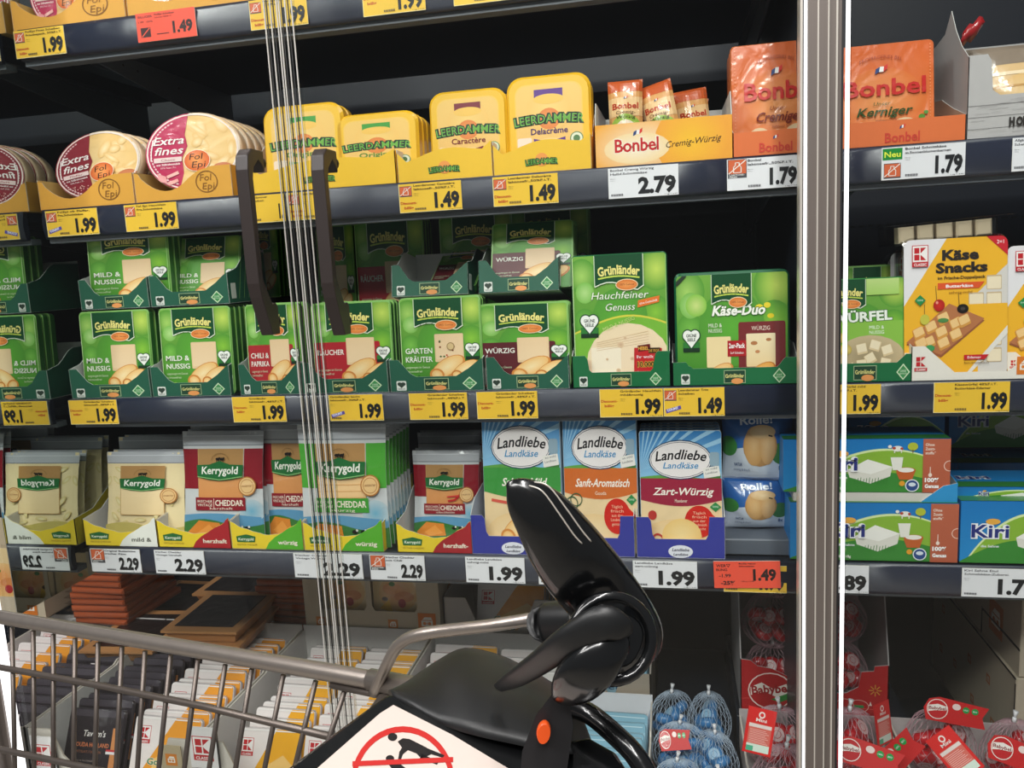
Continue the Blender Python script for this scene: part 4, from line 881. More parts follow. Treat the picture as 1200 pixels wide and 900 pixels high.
for px, py, Y, rz_, ry_, lb in ((731, 88, .03, 0, 0, 'leftmost small orange cheese bag in the orange box'), (786, 86, .03, -.2, -.22, 'small orange cheese bag tilted left in the orange box'), (756, 100, .08, .1, -.1, 'small cheese bag squeezed behind the two front bags'), (824, 97, .07, .1, -.12, 'small cheese bag at the right of the orange box'), (800, 110, .13, 0, .1, 'small cheese bag deepest in the orange box')):
    p = at(px, py, Y); o = kind('bag', bag); o.location = (p.x, Y, p.z-.15); o.rotation_euler = (-.1, ry_, rz_); tag(o, lb, 'cheese bag', 'small bags in the orange box')
# large orange packs
def bo_art(v):
    w, h = 16, 16; A = Art(w, h, 'dd6f2e', .8); A.r(0, 0, w, h, 'e07a3a', .8, col2='d8642a'); A.e(w/2, h*.45, 6.6, 5.2, 'e99a5c', 'dd7232')
    for x in range(1, 31): A.e(.55, x*.5+.3, .08, .08, 'f0a878').e(w-.55, x*.5+.3, .08, .08, 'f0a878')
    A.t('FROMAGERIES BEL', w/2, h*.86, .5, '9a3418', w=6.5, arc=9); flag(A, w*.5, h*.74, 1.1); bb_text(A, w*.53, h*.50, 2.6, 12.6, 'c8231f')
    A.t('Unser', w*.5, h*.40, .6, '2f5a2a' if v else '8a2a12', w=2.6, sh=.3); A.t('Kerniger' if v else 'Cremiger', w*.52, h*.30, 1.4, '2f4a1a' if v else '7a2412', w=8.4, sh=.35, b=1).t('Halbfester Schnittkäse', w*.6, h*.24, .4, '7a2a12', w=5)
    for x, y, r in ((.30, .12, 2.3), (.5, .10, 2.2), (.72, .12, 2.6), (.2, .05, 1.6)): A.e(w*x, h*y, r, r*.9, 'f3e6cf', 'e3c396')
    if v: A.e(w*.88, h*.26, .5, .4, '4f8a2a').e(w*.92, h*.30, .35, .3, '4f8a2a')
    return A
def bo_pack(v):
    t = empty('orange_cheese_pack'); slab('tray_body', .16, .16, .022, .008, 'c96a38', 'plastic', t, inset=.003); bo_art(v).build('printed_film', 'film', t, W=.156, H=.156, loc=(0, 0, .002)); return t
fit('bo0', lambda: bo_pack(0), .16, .16, 857, 966, 47, S2+.001, .03, 'orange Cremig pack directly left of the aluminium post', 'cheese pack', 'orange square cheese packs', -.1, n=3, gap=.026, blabel='%s pack behind the orange pack left of the post')
fit('bo1', lambda: bo_pack(1), .16, .16, 972, 1098, 49, S2+.001, .03, 'orange Kerniger pack directly right of the aluminium post', 'cheese pack', 'orange square cheese packs', -.12, n=3, gap=.026, blabel='%s pack behind the orange pack right of the post')
def bo_tray(w):
    t = carton('orange_display_tray', w, .2, [(-w/2, .034), (w/2, .034)], [(0, .034), (.05, .05), (.1, .07), (.2, .08)], 'e0713a', 'c9a58c', back=.07)
    A = Art(w*100, 3.4); flag(A, w*50, 2.4, .5); bb_text(A, w*50, .5, 1.3, 5.6, 'd0402c'); A.build('printed_logo', 'card', t, W=w, H=.034); return t
tray_at('bot0', lambda: bo_tray(.145), .145, 859, 960, S2, .004, 'orange tray left of the aluminium post', 'orange trays'); tray_at('bot1', lambda: bo_tray(.2), .2, 985, 1132, S2, .004, 'orange tray right of the aluminium post', 'orange trays')
# grey wood-print box
gw = .24; g = carton('grey_wood_print_box', gw, .16, [(-gw/2, .108), (-gw/2+.005, .108), (-gw/2+.03, .108), (-gw/2+.036, .100), (-gw/2+.038, .085), (-gw/2+.040, .062), (-gw/2+.052, .055), (gw/2, .055)], [(0, .106), (.03, .128), (.055, .155), (.075, .185), (.10, .16), (.16, .15)], 'b9b6b6', 'a9a6a6', back=.15)
A = Art(24, 5.5); rnd = random.Random(2)
for z in (1.3, 2.8, 4.3): A.l([(0, z), (8, z+.05), (24, z)], .05, '6f6c6c')
for i in range(40): x, z = rnd.random()*22, rnd.random()*5; A.l([(x, z), (x+1.5+rnd.random()*2, z+.04)], .04, '9a9797')
A.t('H', 7.1, 1.4, 1.1, '2a2422', w=.9, b=3).t('OFBURGER', 11, 1.4, 1.1, '2a2422', w=6.5, b=3); A.build('printed_planks', 'card', g, W=gw, H=.055)
gx = (xat(1134, S2+.05, .003)+xat(1315, S2+.05, .003))/2; g.location = (gx, .003, S2); g.scale = ((xat(1315, S2+.05, .003)-xat(1134, S2+.05, .003))/gw, 1, 1)
tag(g, 'grey wood-plank printed carton box at the right end of its shelf', 'box')
def slice_pack():
    t = empty('big_sliced_cheese_pack'); o, fn = pillow('clear_pack', .2, .13, .05, 'film', 'd9b98a', t, seed=4)
    A = Art(20, 13, 'dcb884'); A.r(0, 10, 20, 3, '8a7a6a').e(10, 5, 8, 4, 'f6ddb0', 'e2b878').r(1, 8.4, 18, .5, 'f2dcb8').r(1, 6.6, 18, .3, 'c99a5a'); subdiv_art(A, .8).eps(.0002).build('printed_film', 'film', t, fn=fn); return t
p = at(1215, 100, .05); put('slicep', slice_pack, p.x+.022, .045, S2+.008, 'large sliced cheese pack lying in the grey wood-print box', 'cheese pack', rx=-.15)
m = MB(); q = [at(1132, 42, .05), at(1140, 56, .055), at(1150, 36, .045), at(1152, 24, .06)]
rings = []
for i in range(6):
    u = i/5; c0 = at(1126+27*u, 46-19*u, .05); hw = (.010, .016, .011, .017, .012, .001)[i]
    rings.append([c0+Vector((.3*hw*s2, .004*c2, hw*s2)) for s2, c2 in ((-1, 0), (-.4, 1), (.2, -.6), (.7, .8), (1, 0), (.3, -1))])
c0 = Vector(rings[0][0]); rb = empty('red_foil_wrapper', c0)
m.grid([[v-c0 for v in r] for r in rings], 'a01c20'); m.build('foil_sheet', 'film', rb); tag(rb, 'crumpled dark red foil tip sticking out of the grey wood-print box', 'wrapper')
# ================================================================ shelf 1 (only its lower edge is in view)
fet(14, 146, S1, 'orange-yellow tray at the top left picture corner'); fet(148, 290, S1, 'orange-yellow tray cut off by the top picture edge'); 
a1 = xat(22, S1+.06, .03)
put('fepink', None, a1+.08, .03, S1+.002, 'round pack in the top left corner tray', 'cheese pack', 'round sliced cheese packs', -.1)
put('fedark', None, a1+.23, .03, S1+.002, 'round pack in the second tray of the topmost shelf', 'cheese pack', 'round sliced cheese packs', -.1)
# ================================================================ shelf 4: pouches, blue trays, blue boxes
def kg_crest(A, x, y, s):
    A.p([(x-1.0*s, y-.26*s), (x-.5*s, y-.36*s), (x, y-.4*s), (x+.5*s, y-.36*s), (x+1.0*s, y-.26*s), (x+1.04*s, y+.22*s), (x+.45*s, y+.24*s), (x, y+.38*s), (x-.45*s, y+.24*s), (x-1.04*s, y+.22*s)], '1f6a35')
    A.l([(x-1.0*s, y-.24*s), (x, y-.37*s), (x+1.0*s, y-.24*s)], .03*s, '8fc27a'); A.t('Kerrygold', x, y-.13*s, .30*s, 'f4f4ea', w=1.62*s, b=1, sh=.08)
def cows(A, x, y, s):
    A.ring(x, y-.1*s, 1.0*s, .8*s, .05*s, '8a6a3a', a0=.1, a1=PI-.1)
    for dx in (-.25, .25): A.e(x+dx*s, y+.1*s, .24*s, .14*s, '17120f').r(x+dx*s-.16*s, y-.2*s, .06*s, .25*s, '17120f').r(x+dx*s+.1*s, y-.2*s, .06*s, .25*s, '17120f').e(x+dx*s+.22*s, y+.2*s, .09*s, .09*s, '17120f')
def kg_art(v):
    w, h = 12, 15; A = Art(w, h, {'mild': 'f2deae'}.get(v, 'cfd2d4'), .2); red = '8e1a28'; band = {'her': red, 'chi': red, 'wue': '4fa83a', 'mild': 'f2deae'}[v]
    A.r(0, 13.0, w, 2.0, 'b9bcc2').r(0, 13.0, w, .18, '8f939a').r(0, 14.3, w, .1, 'dfe2e8')
    A.r(0, 7.2, 2.4, 5.4, band).r(w-2.6, 7.2, 2.6, 5.4, band)
    if v == 'mild':
        rnd = random.Random(1)
        for i in range(22): A.e(rnd.random()*w, rnd.random()*12, .9, .35, 'f2e6bc', 'e2cd8a', rot=rnd.random()*3)
    A.r(2.4, 4.3, 6.9, 8.3, 'c99f66', .1); A.r(2.5, 8.6, 6.7, 4.0, 'b68a55', .1)
    A.r(2.5, 4.4, 6.7, 5.0, {'mild': 'f3d7a4', 'wue': 'f2c68c'}.get(v, 'd98f52'), .2, col2={'mild': 'f6dcae', 'wue': 'f6cf9a'}.get(v, 'e2a064'))
    if v == 'wue':
        for i in range(5): A.l([(2.6, 5.2+i*.8), (9.1, 5.3+i*.8)], .09, 'e2ac6c')
    A.band(lambda t: 0, lambda t: 2.6+.5*math.sin(6*t), '3a7a3a' if v != 'mild' else 'c9b96a'); A.e(10.4, 4.2, 1.8, 1.6, '6fb0cc', 'b8c8d0') if v != 'mild' else None
    if v != 'mild':
        A.band(lambda t: 2.6+.5*math.sin(6*t), lambda t: 3.6+.3*math.sin(4*t), '5f9ac0')
        A.p([(.6, 1.2), (2.4, 2.9), (5.6, 2.6), (5.9, .6), (1, .3)], 'e08a34').p([(2, 1.1), (4.0, 2.4), (5.4, 1.0), (3, .5)], 'f0a04a')
        for x in (7.4, 8.6, 9.6): A.e(x, 1.9, .42, .26, '17120f').e(x+.3, 2.1, .16, .16, 'e8e4da')
        A.r(2.0, 4.3, 7.6, 1.75, {'wue': '3f9a34'}.get(v, red)); A.l([(4.9, 4.5), (4.9, 5.9)], .07, 'f4ead8')
        A.t('CHEDDAR', 7.2, 4.95, .8, 'f4ead8', w=4.2, b=1).t('IRISCHER', 3.5, 5.35, .38, 'f4ead8', w=2.4).t('VINTAGE', 3.5, 4.85, .38, 'f4ead8', w=2.4).t({'wue': 'würzig', 'chi': 'mit feinen Chilistückchen', 'her': 'herzhaft'}[v], 6, 4.42, .34, 'f4ead8', w=3.4)
    else: A.t('BUTTERKÄSE', 5.5, .5, .5, 'c9a23a', w=4.5)
    if v == 'chi': A.l([(6.6, 6.5), (7.8, 6.7), (8.8, 7.6)], .35, 'c4282a').l([(6.4, 7.2), (8.4, 7.4)], .25, 'd8403a')
    cows(A, 5.9, 11.1, 1.35); kg_crest(A, 5.9, 9.7, 3.4)
    A.e(10.0, 7.6, 1.3, 1.3, 'b8763a').e(10.0, 7.6, 1.15, 1.15, 'ecc48a').ring(10.0, 7.6, .95, .95, .08, 'b8763a').t('GRASGEFÜTTERT', 10, 7.5, .25, '8a4a1a', w=1.5)
    return A
def pouch(v):
    t = empty('zip_pouch'); o, fn = pillow('foil_pouch', .12, .15, .014, 'pouch', 'b9bcc0', t, seed=ord(v[0]))
    subdiv_art(kg_art(v), .8).eps(.00012).build('printed_film', 'pouch', t, fn=fn); return t
def kg_tray(c2, txt, tc, yel='f0d232'):
    w = .118; f = curve([(-w/2, .050), (-w/2+.020, .038), (-w/2+.045, .030), (0, .026), (.02, .028), (w/2-.012, .044), (w/2, .056)], 3)
    t = carton('yellow_pouch_tray', w, .17, f, [(0, .05), (.05, .055), (.10, .085), (.17, .09)], yel, 'd3d0cc', back=.08)
    f2 = [(.016, .0), (w/2-.0004, .0)]+[(x, z) for x, z in reversed(f) if x > .034]
    f2 = [(w/2-.062, .0008)]+[(w/2-.0004, .0008)]+[(x-.0004, z-.0008) for x, z in reversed(f) if x > .030]+[(w/2-.034, .030), (w/2-.046, .022), (w/2-.056, .012)]
    m = MB(); m.prism(f2, -.0006, -.0001, 'y', c2); m.build('colour_corner', 'card', t)
    A = Art(w*100, 3.4); A.t(txt, 9.3, 1.0, .75, tc, w=3.8 if len(txt) > 6 else 3.2, b=1.2)
    A.p([(1.0, 1.3), (3.9, 1.3), (4.1, 2.3), (2.6, 2.7), (.9, 2.3)], '1f6a35').t('Kerrygold', 2.5, 1.6, .5, 'e8f0d8', w=2.5, b=1).t('VINTAGE CHEDDAR', 2.6, .7, .3, '9a7a20', w=3.4)
    A.build('printed_marks', 'card', t, W=w, H=.034, loc=(0, -.0004, 0)); return t
def kgt(k, c2, txt, tc, px0, px1, lab): tray_at('kgt'+k, lambda: kg_tray(c2, txt, tc), .118, px0, px1, S4, .003, lab, 'yellow trays of the zip pouches')
kgt('m', 'f2f2ea', 'mild &', '6a6a60', 99, 184, 'yellow and white tray lettered mild & cremig'); kgt('h', 'b01f28', 'herzhaft', 'f4ead8', 185, 270, 'yellow tray with dark red corner lettered herzhaft')
kgt('w', '58b02e', 'würzig', 'f4ead8', 271, 355, 'yellow tray with green corner left of the seals'); kgt('w', '58b02e', 'würzig', 'f4ead8', 356, 449, 'yellow tray with green corner behind the clear seals'); kgt('s', 'a81f28', 'herzhaft-', 'f4ead8', 465, 553, 'yellow tray with dark red corner lettered herzhaft-scharf')
def kg(v, px0, px1, pyt, Y, lab, n=1, tilt=-.12, bl=None, z=0, gap=.0175): fit('kg'+v, lambda: pouch(v), .12, .15, px0, px1, pyt, S4+.003+z, Y, lab, 'cheese pouch', 'zip pouches on the lowest shelf', tilt, n=n, gap=gap, blabel=bl)
kg('mild', 115, 210, 532, .025, 'cream yellow pouch in front, leftmost real one beside the end glass', 2, -.2, bl='%s pouch behind the leftmost cream pouch')
kg('mild', 132, 222, 514, .08, 'higher cream pouch behind the leftmost front pouch', 2, -.15, bl='%s pouch deep behind the leftmost cream pouch')
kg('her', 206, 303, 508, .025, 'red and silver CHEDDAR pouch in the herzhaft tray', 2, -.16, bl='%s pouch behind the herzhaft pouch')
kg('her', 220, 306, 496, .11, 'shaded pouch high behind the herzhaft pouch', 2, -.1, bl='%s shaded pouch high behind the herzhaft pouch')
kg('her', 302, 372, 500, .05, 'red CHEDDAR pouch left of the clear seals', 3, -.1, bl='%s pouch behind the red one left of the seals')
kg('wue', 347, 452, 498, .012, 'bright green and white CHEDDAR pouch right of the seals', 8, -.08, bl='%s pouch in the thick row behind the bright green pouch')
kg('chi', 480, 560, 530, .06, 'shaded red pouch with chili print beside the blue trays', 3, -.16, bl='%s pouch behind the chili pouch')
kg('chi', 488, 562, 508, .16, 'dark pouch deep behind the chili pouch', 2, -.1, bl='%s dark pouch deep behind the chili pouch')
# packs in blue trays
def ll_art(v):
    w, h = 13, 18; A = Art(w, h, '2f8ac8', .4); A.r(0, h*.6, w, h*.4, '8fc4e4', col2='2a7cc0')
    for i in range(9): a = .3+i*.14; A.p([(0, h*.68), (w*1.2*math.cos(a), h*.68+w*1.2*math.sin(a)), (w*1.2*math.cos(a+.05), h*.68+w*1.2*math.sin(a+.05))], '9ccae8')
    A.band(lambda t: h*.57, lambda t: h*.63+.3*math.sin(5*t), '5fa04a'); A.e(w*.9, h*.64, 1.2, 1.0, '3f7a3a')
    c, name, sub = {'sahn': ('3f9442', 'Sahnig-Mild', 'Gouda'), 'sanft': ('cf6a2c', 'Sanft-Aromatisch', 'Gouda'), 'zart': ('9a1f3c', 'Zart-Würzig', 'Maasdamer')}[v]
    A.r(0, 0, w, h*.45, 'ecd0a2', .3); A.e(w*.4, h*.12, 5, 3, 'f4deb4', 'ecca94')
    A.band(lambda t: h*.44-.9*math.sin(PI*t), lambda t: h*.62, c); A.l([(w*i/12, h*.44-.9*math.sin(PI*i/12)) for i in range(13)], .1, 'e8c9a0')
    A.t(name, w*.52, h*.485, 1.1, 'f6efe4', w=9.6 if v != 'sahn' else 7.4, sh=.3, b=.8).t(sub, w*.5, h*.425, .5, 'f2e4d0', w=2)
    A.e(w*.5, h*.77, 5.1, 2.9, '1c3a5a').e(w*.5, h*.77, 4.95, 2.75, 'ece6e6').e(w*.5, h*.77, 4.8, 2.6, '2b3a52').e(w*.5, h*.77, 4.72, 2.52, 'ece6e6')
    A.t('Landliebe', w*.5, h*.775, 1.45, '16161a', w=8.0, sh=.28, b=.9, arc=26).t('Landkäse', w*.5, h*.70, .95, '2f8ac0', w=5.6, sh=.3, b=.6)
    A.r(w*.78, h*.63, 2.6, 1.5, 'e9e6e0', .1, rot=.15).t('so mild', w*.88, h*.69, .3, '3a4a5a', w=1.8, rot=.15).t('Landkäse', w*.88, h*.66, .3, '3a4a5a', w=1.9, rot=.15).r(w*.86, h*.72, 1.5, 2.0, '8fa8b8', .3)
    if v != 'sahn':
        A.e(w*.72, h*.27, 2.35, 2.35, 'cf2418', n=28).p([(w*.86, h*.22), (w*.99, h*.27), (w*.88, h*.33)], 'cf2418')
        for i, s in enumerate(('Täglich', 'frisch', 'aus der', 'Landmilch', 'gemacht')): A.t(s, w*.72, h*(.33-.032*i), .42, 'f4c4a4', w=2.0+.3*(i % 2))
    A.p([(w*.92, h*.35), (w*.99, h*.39), (w*.92, h*.43), (w*.85, h*.39)], '2f8a4a').t('OHNE', w*.92, h*.385, .3, 'd8f0d8', w=1)
    if v == 'zart': A.e(w*.14, h*.32, .7, .7, 'b8322c').ring(w*.2, h*.1, 1.1, 1.3, .3, 'c83a34').e(w*.5, h*.15, 3.2, 2.6, 'f6dca0', 'eec87e')
    if v == 'sanft': A.ring(w*.1, h*.36, 1.1, 1.0, .18, '3a5a3a').ring(w*.16, h*.39, 1.1, .9, .16, '3a5a3a').e(w*.6, h*.05, .8, .5, 'a83a2c').e(w*.3, h*.2, .5, .3, '4a7a3a')
    if v == 'sahn':
        A.l([(w*.1, h*.38), (w*.3, h*.36)], .4, 'd85a4a'); cheese_roll(A, w*.45, h*.17, 2.6); 
        for i in range(8): A.l([(w*.45+i*.25, h*.26), (w*.42+i*.4, h*.32)], .1, '7a5a2a')
        A.e(w*.2, h*.04, 2, .5, '6a8a2a').e(w*.6, h*.03, 2, .4, '6a8a2a')
    return A
def ll_pack(v):
    t = empty('country_cheese_pack'); slab('tray_body', .13, .18, .016, .005, 'b9cfe0', 'plastic', t); ll_art(v).build('printed_film', 'film', t, W=.128, H=.178, loc=(0, 0, .001)); return t
def ll(v, px0, px1, pyt, lab, n=2, bl=None, Y=.012): fit('ll'+v, lambda: ll_pack(v), .13, .18, px0, px1, pyt, S4+.002, Y, lab, 'cheese pack', 'packs in the dark blue trays', -.09, n=n, gap=.02, blabel=bl)
ll('sahn', 565, 657, 488, 'pack with green Sahnig-Mild band behind the cart lever', 2, '%s pack behind the green-banded pack'); ll('sanft', 660, 747, 488, 'pack with orange Sanft-Aromatisch band', 2, '%s pack behind the orange-banded pack'); ll('zart', 750, 847, 506, 'pack with dark red Zart-Würzig band', 4, '%s pack behind the dark red banded pack')
def ll_tray(w):
    f = [(-w/2, .066), (-w/2+.020, .066), (-w/2+.024, .060), (-w/2+.026, .038), (-w/2+.030, .031), (w/2-.030, .031), (w/2-.026, .038), (w/2-.024, .067), (w/2, .067)]
    t = carton('blue_display_tray', w, .15, f, [(0, .066), (.03, .085), (.15, .10)], '33399a', 'e6e4ec', back=.10)
    A = Art(w*100, 2.9); A.e(w*50, 1.1, 1.95, 1.05, 'e9eaf4').t('Landliebe', w*50, 1.15, .5, '1c1f3c', w=2.7, sh=.25, b=1).t('Landkäse', w*50, .45, .42, '1c1f3c', w=2.3, sh=.25, b=1); A.build('printed_logo', 'card', t, W=w, H=.029); return t
def llt(px0, px1, lab): tray_at('llt', lambda: ll_tray(.14), .14, px0, px1, S4, .003, lab, 'dark blue trays')
llt(553, 650, 'blue tray under the green-banded pack'); llt(652, 744, 'blue tray under the orange-banded pack'); llt(746, 850, 'blue tray under the Zart-Würzig pack')
# pillow bags of cheese roll
def roll_bag():
    t = empty('cheese_roll_bag'); o, fn = pillow('foil_bag', .115, .085, .05, 'film', '2a5fa8', t, seed=3)
    A = Art(11.5, 8.5, '2a64ac'); A.band(lambda t: 0, lambda t: 3.4+.8*math.sin(4*t), 'cfd8e4').e(9.6, 3.4, 1.6, 1.3, '3f7a3a').e(1.0, 4.2, 1.4, 1.2, '3f8a3a')
    A.e(6.2, 4.3, 2.8, 2.4, 'b98a52').e(5.2, 4.3, 1.6, 2.3, 'd9b27c', 'c9985a').e(7.4, 4.3, 1.3, 2.2, 'e2bd8a', 'cfa066').e(6.6, 6.0, 2.1, .8, 'e9cda0', 'd9b27c'); A.l([(7.6, 5.6), (8.2, 5.5)], .18, '2a1a12')
    A.t('Rolle!', 5.6, 6.9, 1.0, 'dfe8f4', w=5.2, b=1.0, rot=.05).t('NATUR', 2.6, 1.9, .4, '2a4a7a', w=1.3, b=1).t('cremig & frisch', 3.2, 1.3, .32, '2a4a7a', w=2.6).t('8x', 9.6, 1.4, .6, '2a4a7a', w=.9, b=1)
    subdiv_art(A, .45).eps(.0002).build('printed_film', 'film', t, fn=fn); return t
fit('roll', roll_bag, .115, .085, 848, 931, 564, S4+.028, .05, 'blue cheese roll bag, lower of the two stacked left of the post', 'cheese bag', 'blue cheese roll bags', -.05, rz=.05)
zt = zat(566, at(889, 560, .05).x, .05); fit('roll', roll_bag, .115, .085, 845, 931, 482, zt, .05, 'blue cheese roll bag, upper of the two stacked left of the post', 'cheese bag', 'blue cheese roll bags', -.06, rz=-.08)
MB().box(at(846, 600, .02).x, at(932, 600, .02).x, .02, .28, 0, .026, '8a8f98', .002).build('bag_rest', 'steel_grey').location = (0, 0, S4+.0005)
tag(bpy.data.objects['bag_rest'], 'low grey riser under the blue cheese roll bags', 'riser')
# blue cream cheese boxes
def ki_art(w, h, logo_x, red=True, ls=3.0, left=0):
    A = Art(w, h, '1a86cc'); A.r(0, 0, w, h, '1f8cd0', col2='1478c2')
    L = left; W_ = w-L
    A.band(lambda t: 0, lambda t: max(0, h*.82*math.sin(PI*min(1, max(0, (t-.05)/1.15)))**.8), 'dff0b0', n=24); A.band(lambda t: 0, lambda t: max(0, h*.80*math.sin(PI*min(1, max(0, (t-.06)/1.15)))**.8-.15), '8cb83a', n=24)
    A.band(lambda t: 0, lambda t: h*.36*math.sin(PI*min(1, t/1.1))+.2, '3a8a34', n=24)
    cx = w*(.55 if red else .72); A.p([(cx-3.6, h*.42), (cx-.8, h*.62), (cx+2.6, h*.48), (cx+2.3, h*.30), (cx-.4, h*.16), (cx-3.3, h*.28)], 'e6e3da'); A.p([(cx-3.6, h*.42), (cx-.8, h*.62), (cx+2.6, h*.48), (cx-.3, h*.34)], 'f8f6f0')
    for i in range(12): x = cx-2.6+i*.4; A.l([(x, h*.16), (x+.1, h*.25+.1*(i % 3))], .09, '2f7a2c')
    if red:
        A.p([(w*0.685, h*.38), (w*0.705, h*.24), (w*0.780, h*.24), (w*0.800, h*.42)], 'c8622c').e(w*0.743, h*.41, w*.058, .5, 'c8622c').e(w*0.743, h*.42, w*.048, .36, 'f6f2ea')
        A.p([(w*0.650, h*.66), (w*0.665, h*.42), (w*0.715, h*.42), (w*0.725, h*.66)], 'f0eee6')
        A.e(w*0.690, h*.82, .75, .42, 'f4efe8').e(w*0.670, h*.83, .25, .2, 'b8432c').e(w*0.715, h*.82, .2, .2, 'b8432c').e(w*0.645, h*.86, .26, .24, 'f4efe8').r(w*0.670, h*.74, .14, .5, 'f4efe8').r(w*0.710, h*.74, .14, .5, 'f4efe8')
        A.e(w*0.780, h*.86, .7, .6, 'b8c23a').r(w*0.778, h*.74, .12, .5, '7a5a2a'); A.e(w*0.720, h*.17, .4, .4, 'e8a02a').e(w*.10, h*.25, .4, .35, 'e8a02a')
        A.e(w*0.780, h*.13, .95, .95, 'e8ecf0').e(w*0.780, h*.13, .8, .8, '2a4a8a').e(w*0.780, h*.15, .5, .3, 'dfe8f4')
        A.t('10 x 18g', w*.33, h*.05, .4, 'f4f4ea', w=1.9, b=1)
        x = w*.84; A.r(x, 0, w-x, h, 'b85c40'); A.r(x, 0, w-x, h, 'b85c40', col2='c0664a')
        for i, s in enumerate(('Ohne', 'Zusatz-', 'stoffe*')): A.t(s, x+.3, h*.87-i*.62, .42, 'f6e0d4', w=1.2+.1*i, al='l', b=1)
        A.t('100%', x+.3, h*.20, .62, 'fff', w=1.9, al='l', b=2).t('Genuss', x+.3, h*.09, .55, 'fff', w=1.9, al='l', b=2).l([(x+1, h*.48), (x+1, h*.36)], .1, 'f6e0d4').e(x+1, h*.33, .25, .3, 'f6e0d4').ring(w-.1, h*.50, .8, .8, .12, 'f2c8b8')
    A.e(logo_x-.2, h*.58, ls*1.02, ls*.62, '3f9ad8', '1f88ce') if False else None
    A.t('Kiri', logo_x, h*.42, ls*.62, '24307e', w=ls*1.55, b=1.0, ol='f4f4f8', olw=3); A.e(logo_x+.1*ls, h*.42+ls*.74, .3*ls, .14*ls, 'f0b04a')
    A.t('die Sahne', logo_x, h*.26, .36, 'f2f6fa', w=2.4, b=1); return A
def ki_box(w, h, d, red, lx, ls):
    t = empty('cream_cheese_box'); MB().box(-w/2, w/2, 0, d, 0, h, '1a7cc4', .0012).build('carton_body', 'card', t)
    ki_art(w*100, h*100, lx, red, ls).build('printed_front', 'gloss', t)
    A = Art(w*100, d*100, '1a82c8'); A.r(0, 0, w*100, d*30, '2f7a3a').t('kiri', w*30, d*45, 1.6, '24307e', w=4.6, b=1.0, ol='f4f4f8', olw=3)
    o = A.build('printed_top', 'gloss', t, loc=(0, 0, 0)); o.rotation_euler = (-PI/2, 0, 0); o.location = (0, 0, h+.0003); return t
def kiri(k, w, h, px0, px1, pyt, z0, Y, lab, red=True, lx=4.6, ls=3, d=.08, rz=0):
    x0, x1 = xat(px0, z0+.03, Y), xat(px1, z0+.03, Y); W = x1-x0; H = zat(pyt, x1-.03, Y)-z0
    if k not in KIND: KIND[k] = [ki_box(W, H, d, red, lx, ls), False]
    o = kind(k, None); o.location = ((x0+x1)/2, Y, z0); o.rotation_euler = (0, 0, rz); tag(o, lab, 'box', 'blue cream cheese boxes'); return W, H
kiri('k1', 0, 0, 926, 1122, 590, S4+.002, .006, 'lower long blue cream cheese box right behind the post', ls=3.4, lx=7.9)
zk = zat(577, .3, .012); kiri('k1b', 0, 0, 918, 1113, 514, zk, .014, 'upper long blue cream cheese box standing in the pale carton ledge', ls=3.4, lx=7.8)
kt = empty('carton_ledge', (at(1020, 585, .012).x, .012, zat(592, .3, .012))); wl = (xat(1121, zk, .012)-xat(930, zk, .012)); kt.location.x = (xat(1121, zk, .012)+xat(930, zk, .012))/2
zh = zk-kt.location.z
MB().box(-wl/2, wl/2, 0, .12, 0, max(.006, zh-.001), 'd6d0ca').build('ledge_board', 'card', kt)
MB().prism([(wl/2-.055, .0005), (wl/2, .0005), (wl/2, .034), (wl/2-.018, .030)], -.0015, -.0003, 'y', '2f96d4', 'd9d6d0').build('torn_corner', 'card', kt)
MB().prism([(-.0012, 0), (.10, 0), (.10, .05), (-.0012, .034)], wl/2, wl/2+.001, 'x', 'd9d6d0', '2f96d4').build('side_flap', 'card', kt)
tag(kt, 'torn pale and blue carton between the two long cream cheese boxes', 'carton')
kiri('k2', 0, 0, 1125, 1262, 588, S4+.002, .006, 'blue cream cheese box with full lettering at the right picture edge', red=False, lx=3.9, ls=3.2, d=.10)
kiri('k3', 0, 0, 1118, 1240, 571, zat(588, .45, .03)+.001, .03, 'blue box lying flat on the right cream cheese box', red=False, lx=4, ls=.9, d=.09)
for i, (a, b, tp, Y, z) in enumerate(((1000, 1130, 520, .22, 0), (1130, 1230, 505, .22, 0), (990, 1110, 492, .22, .10), (1115, 1220, 490, .30, .10))):
    z0 = S4+.002+(z if z else 0); x0 = xat(a, z0+.05, Y); 
    o = kind('k2', None); o.location = (xat((a+b)/2, z0+.05, Y), Y, z0+(.0 if not z else .0)); tag(o, ('blue box in the dark at the back, left of the lower pair', 'blue box in the dark at the back, right of the lower pair', 'blue box high in the dark right of the post', 'blue box high in the dark at the right edge')[i], 'box', 'blue cream cheese boxes')
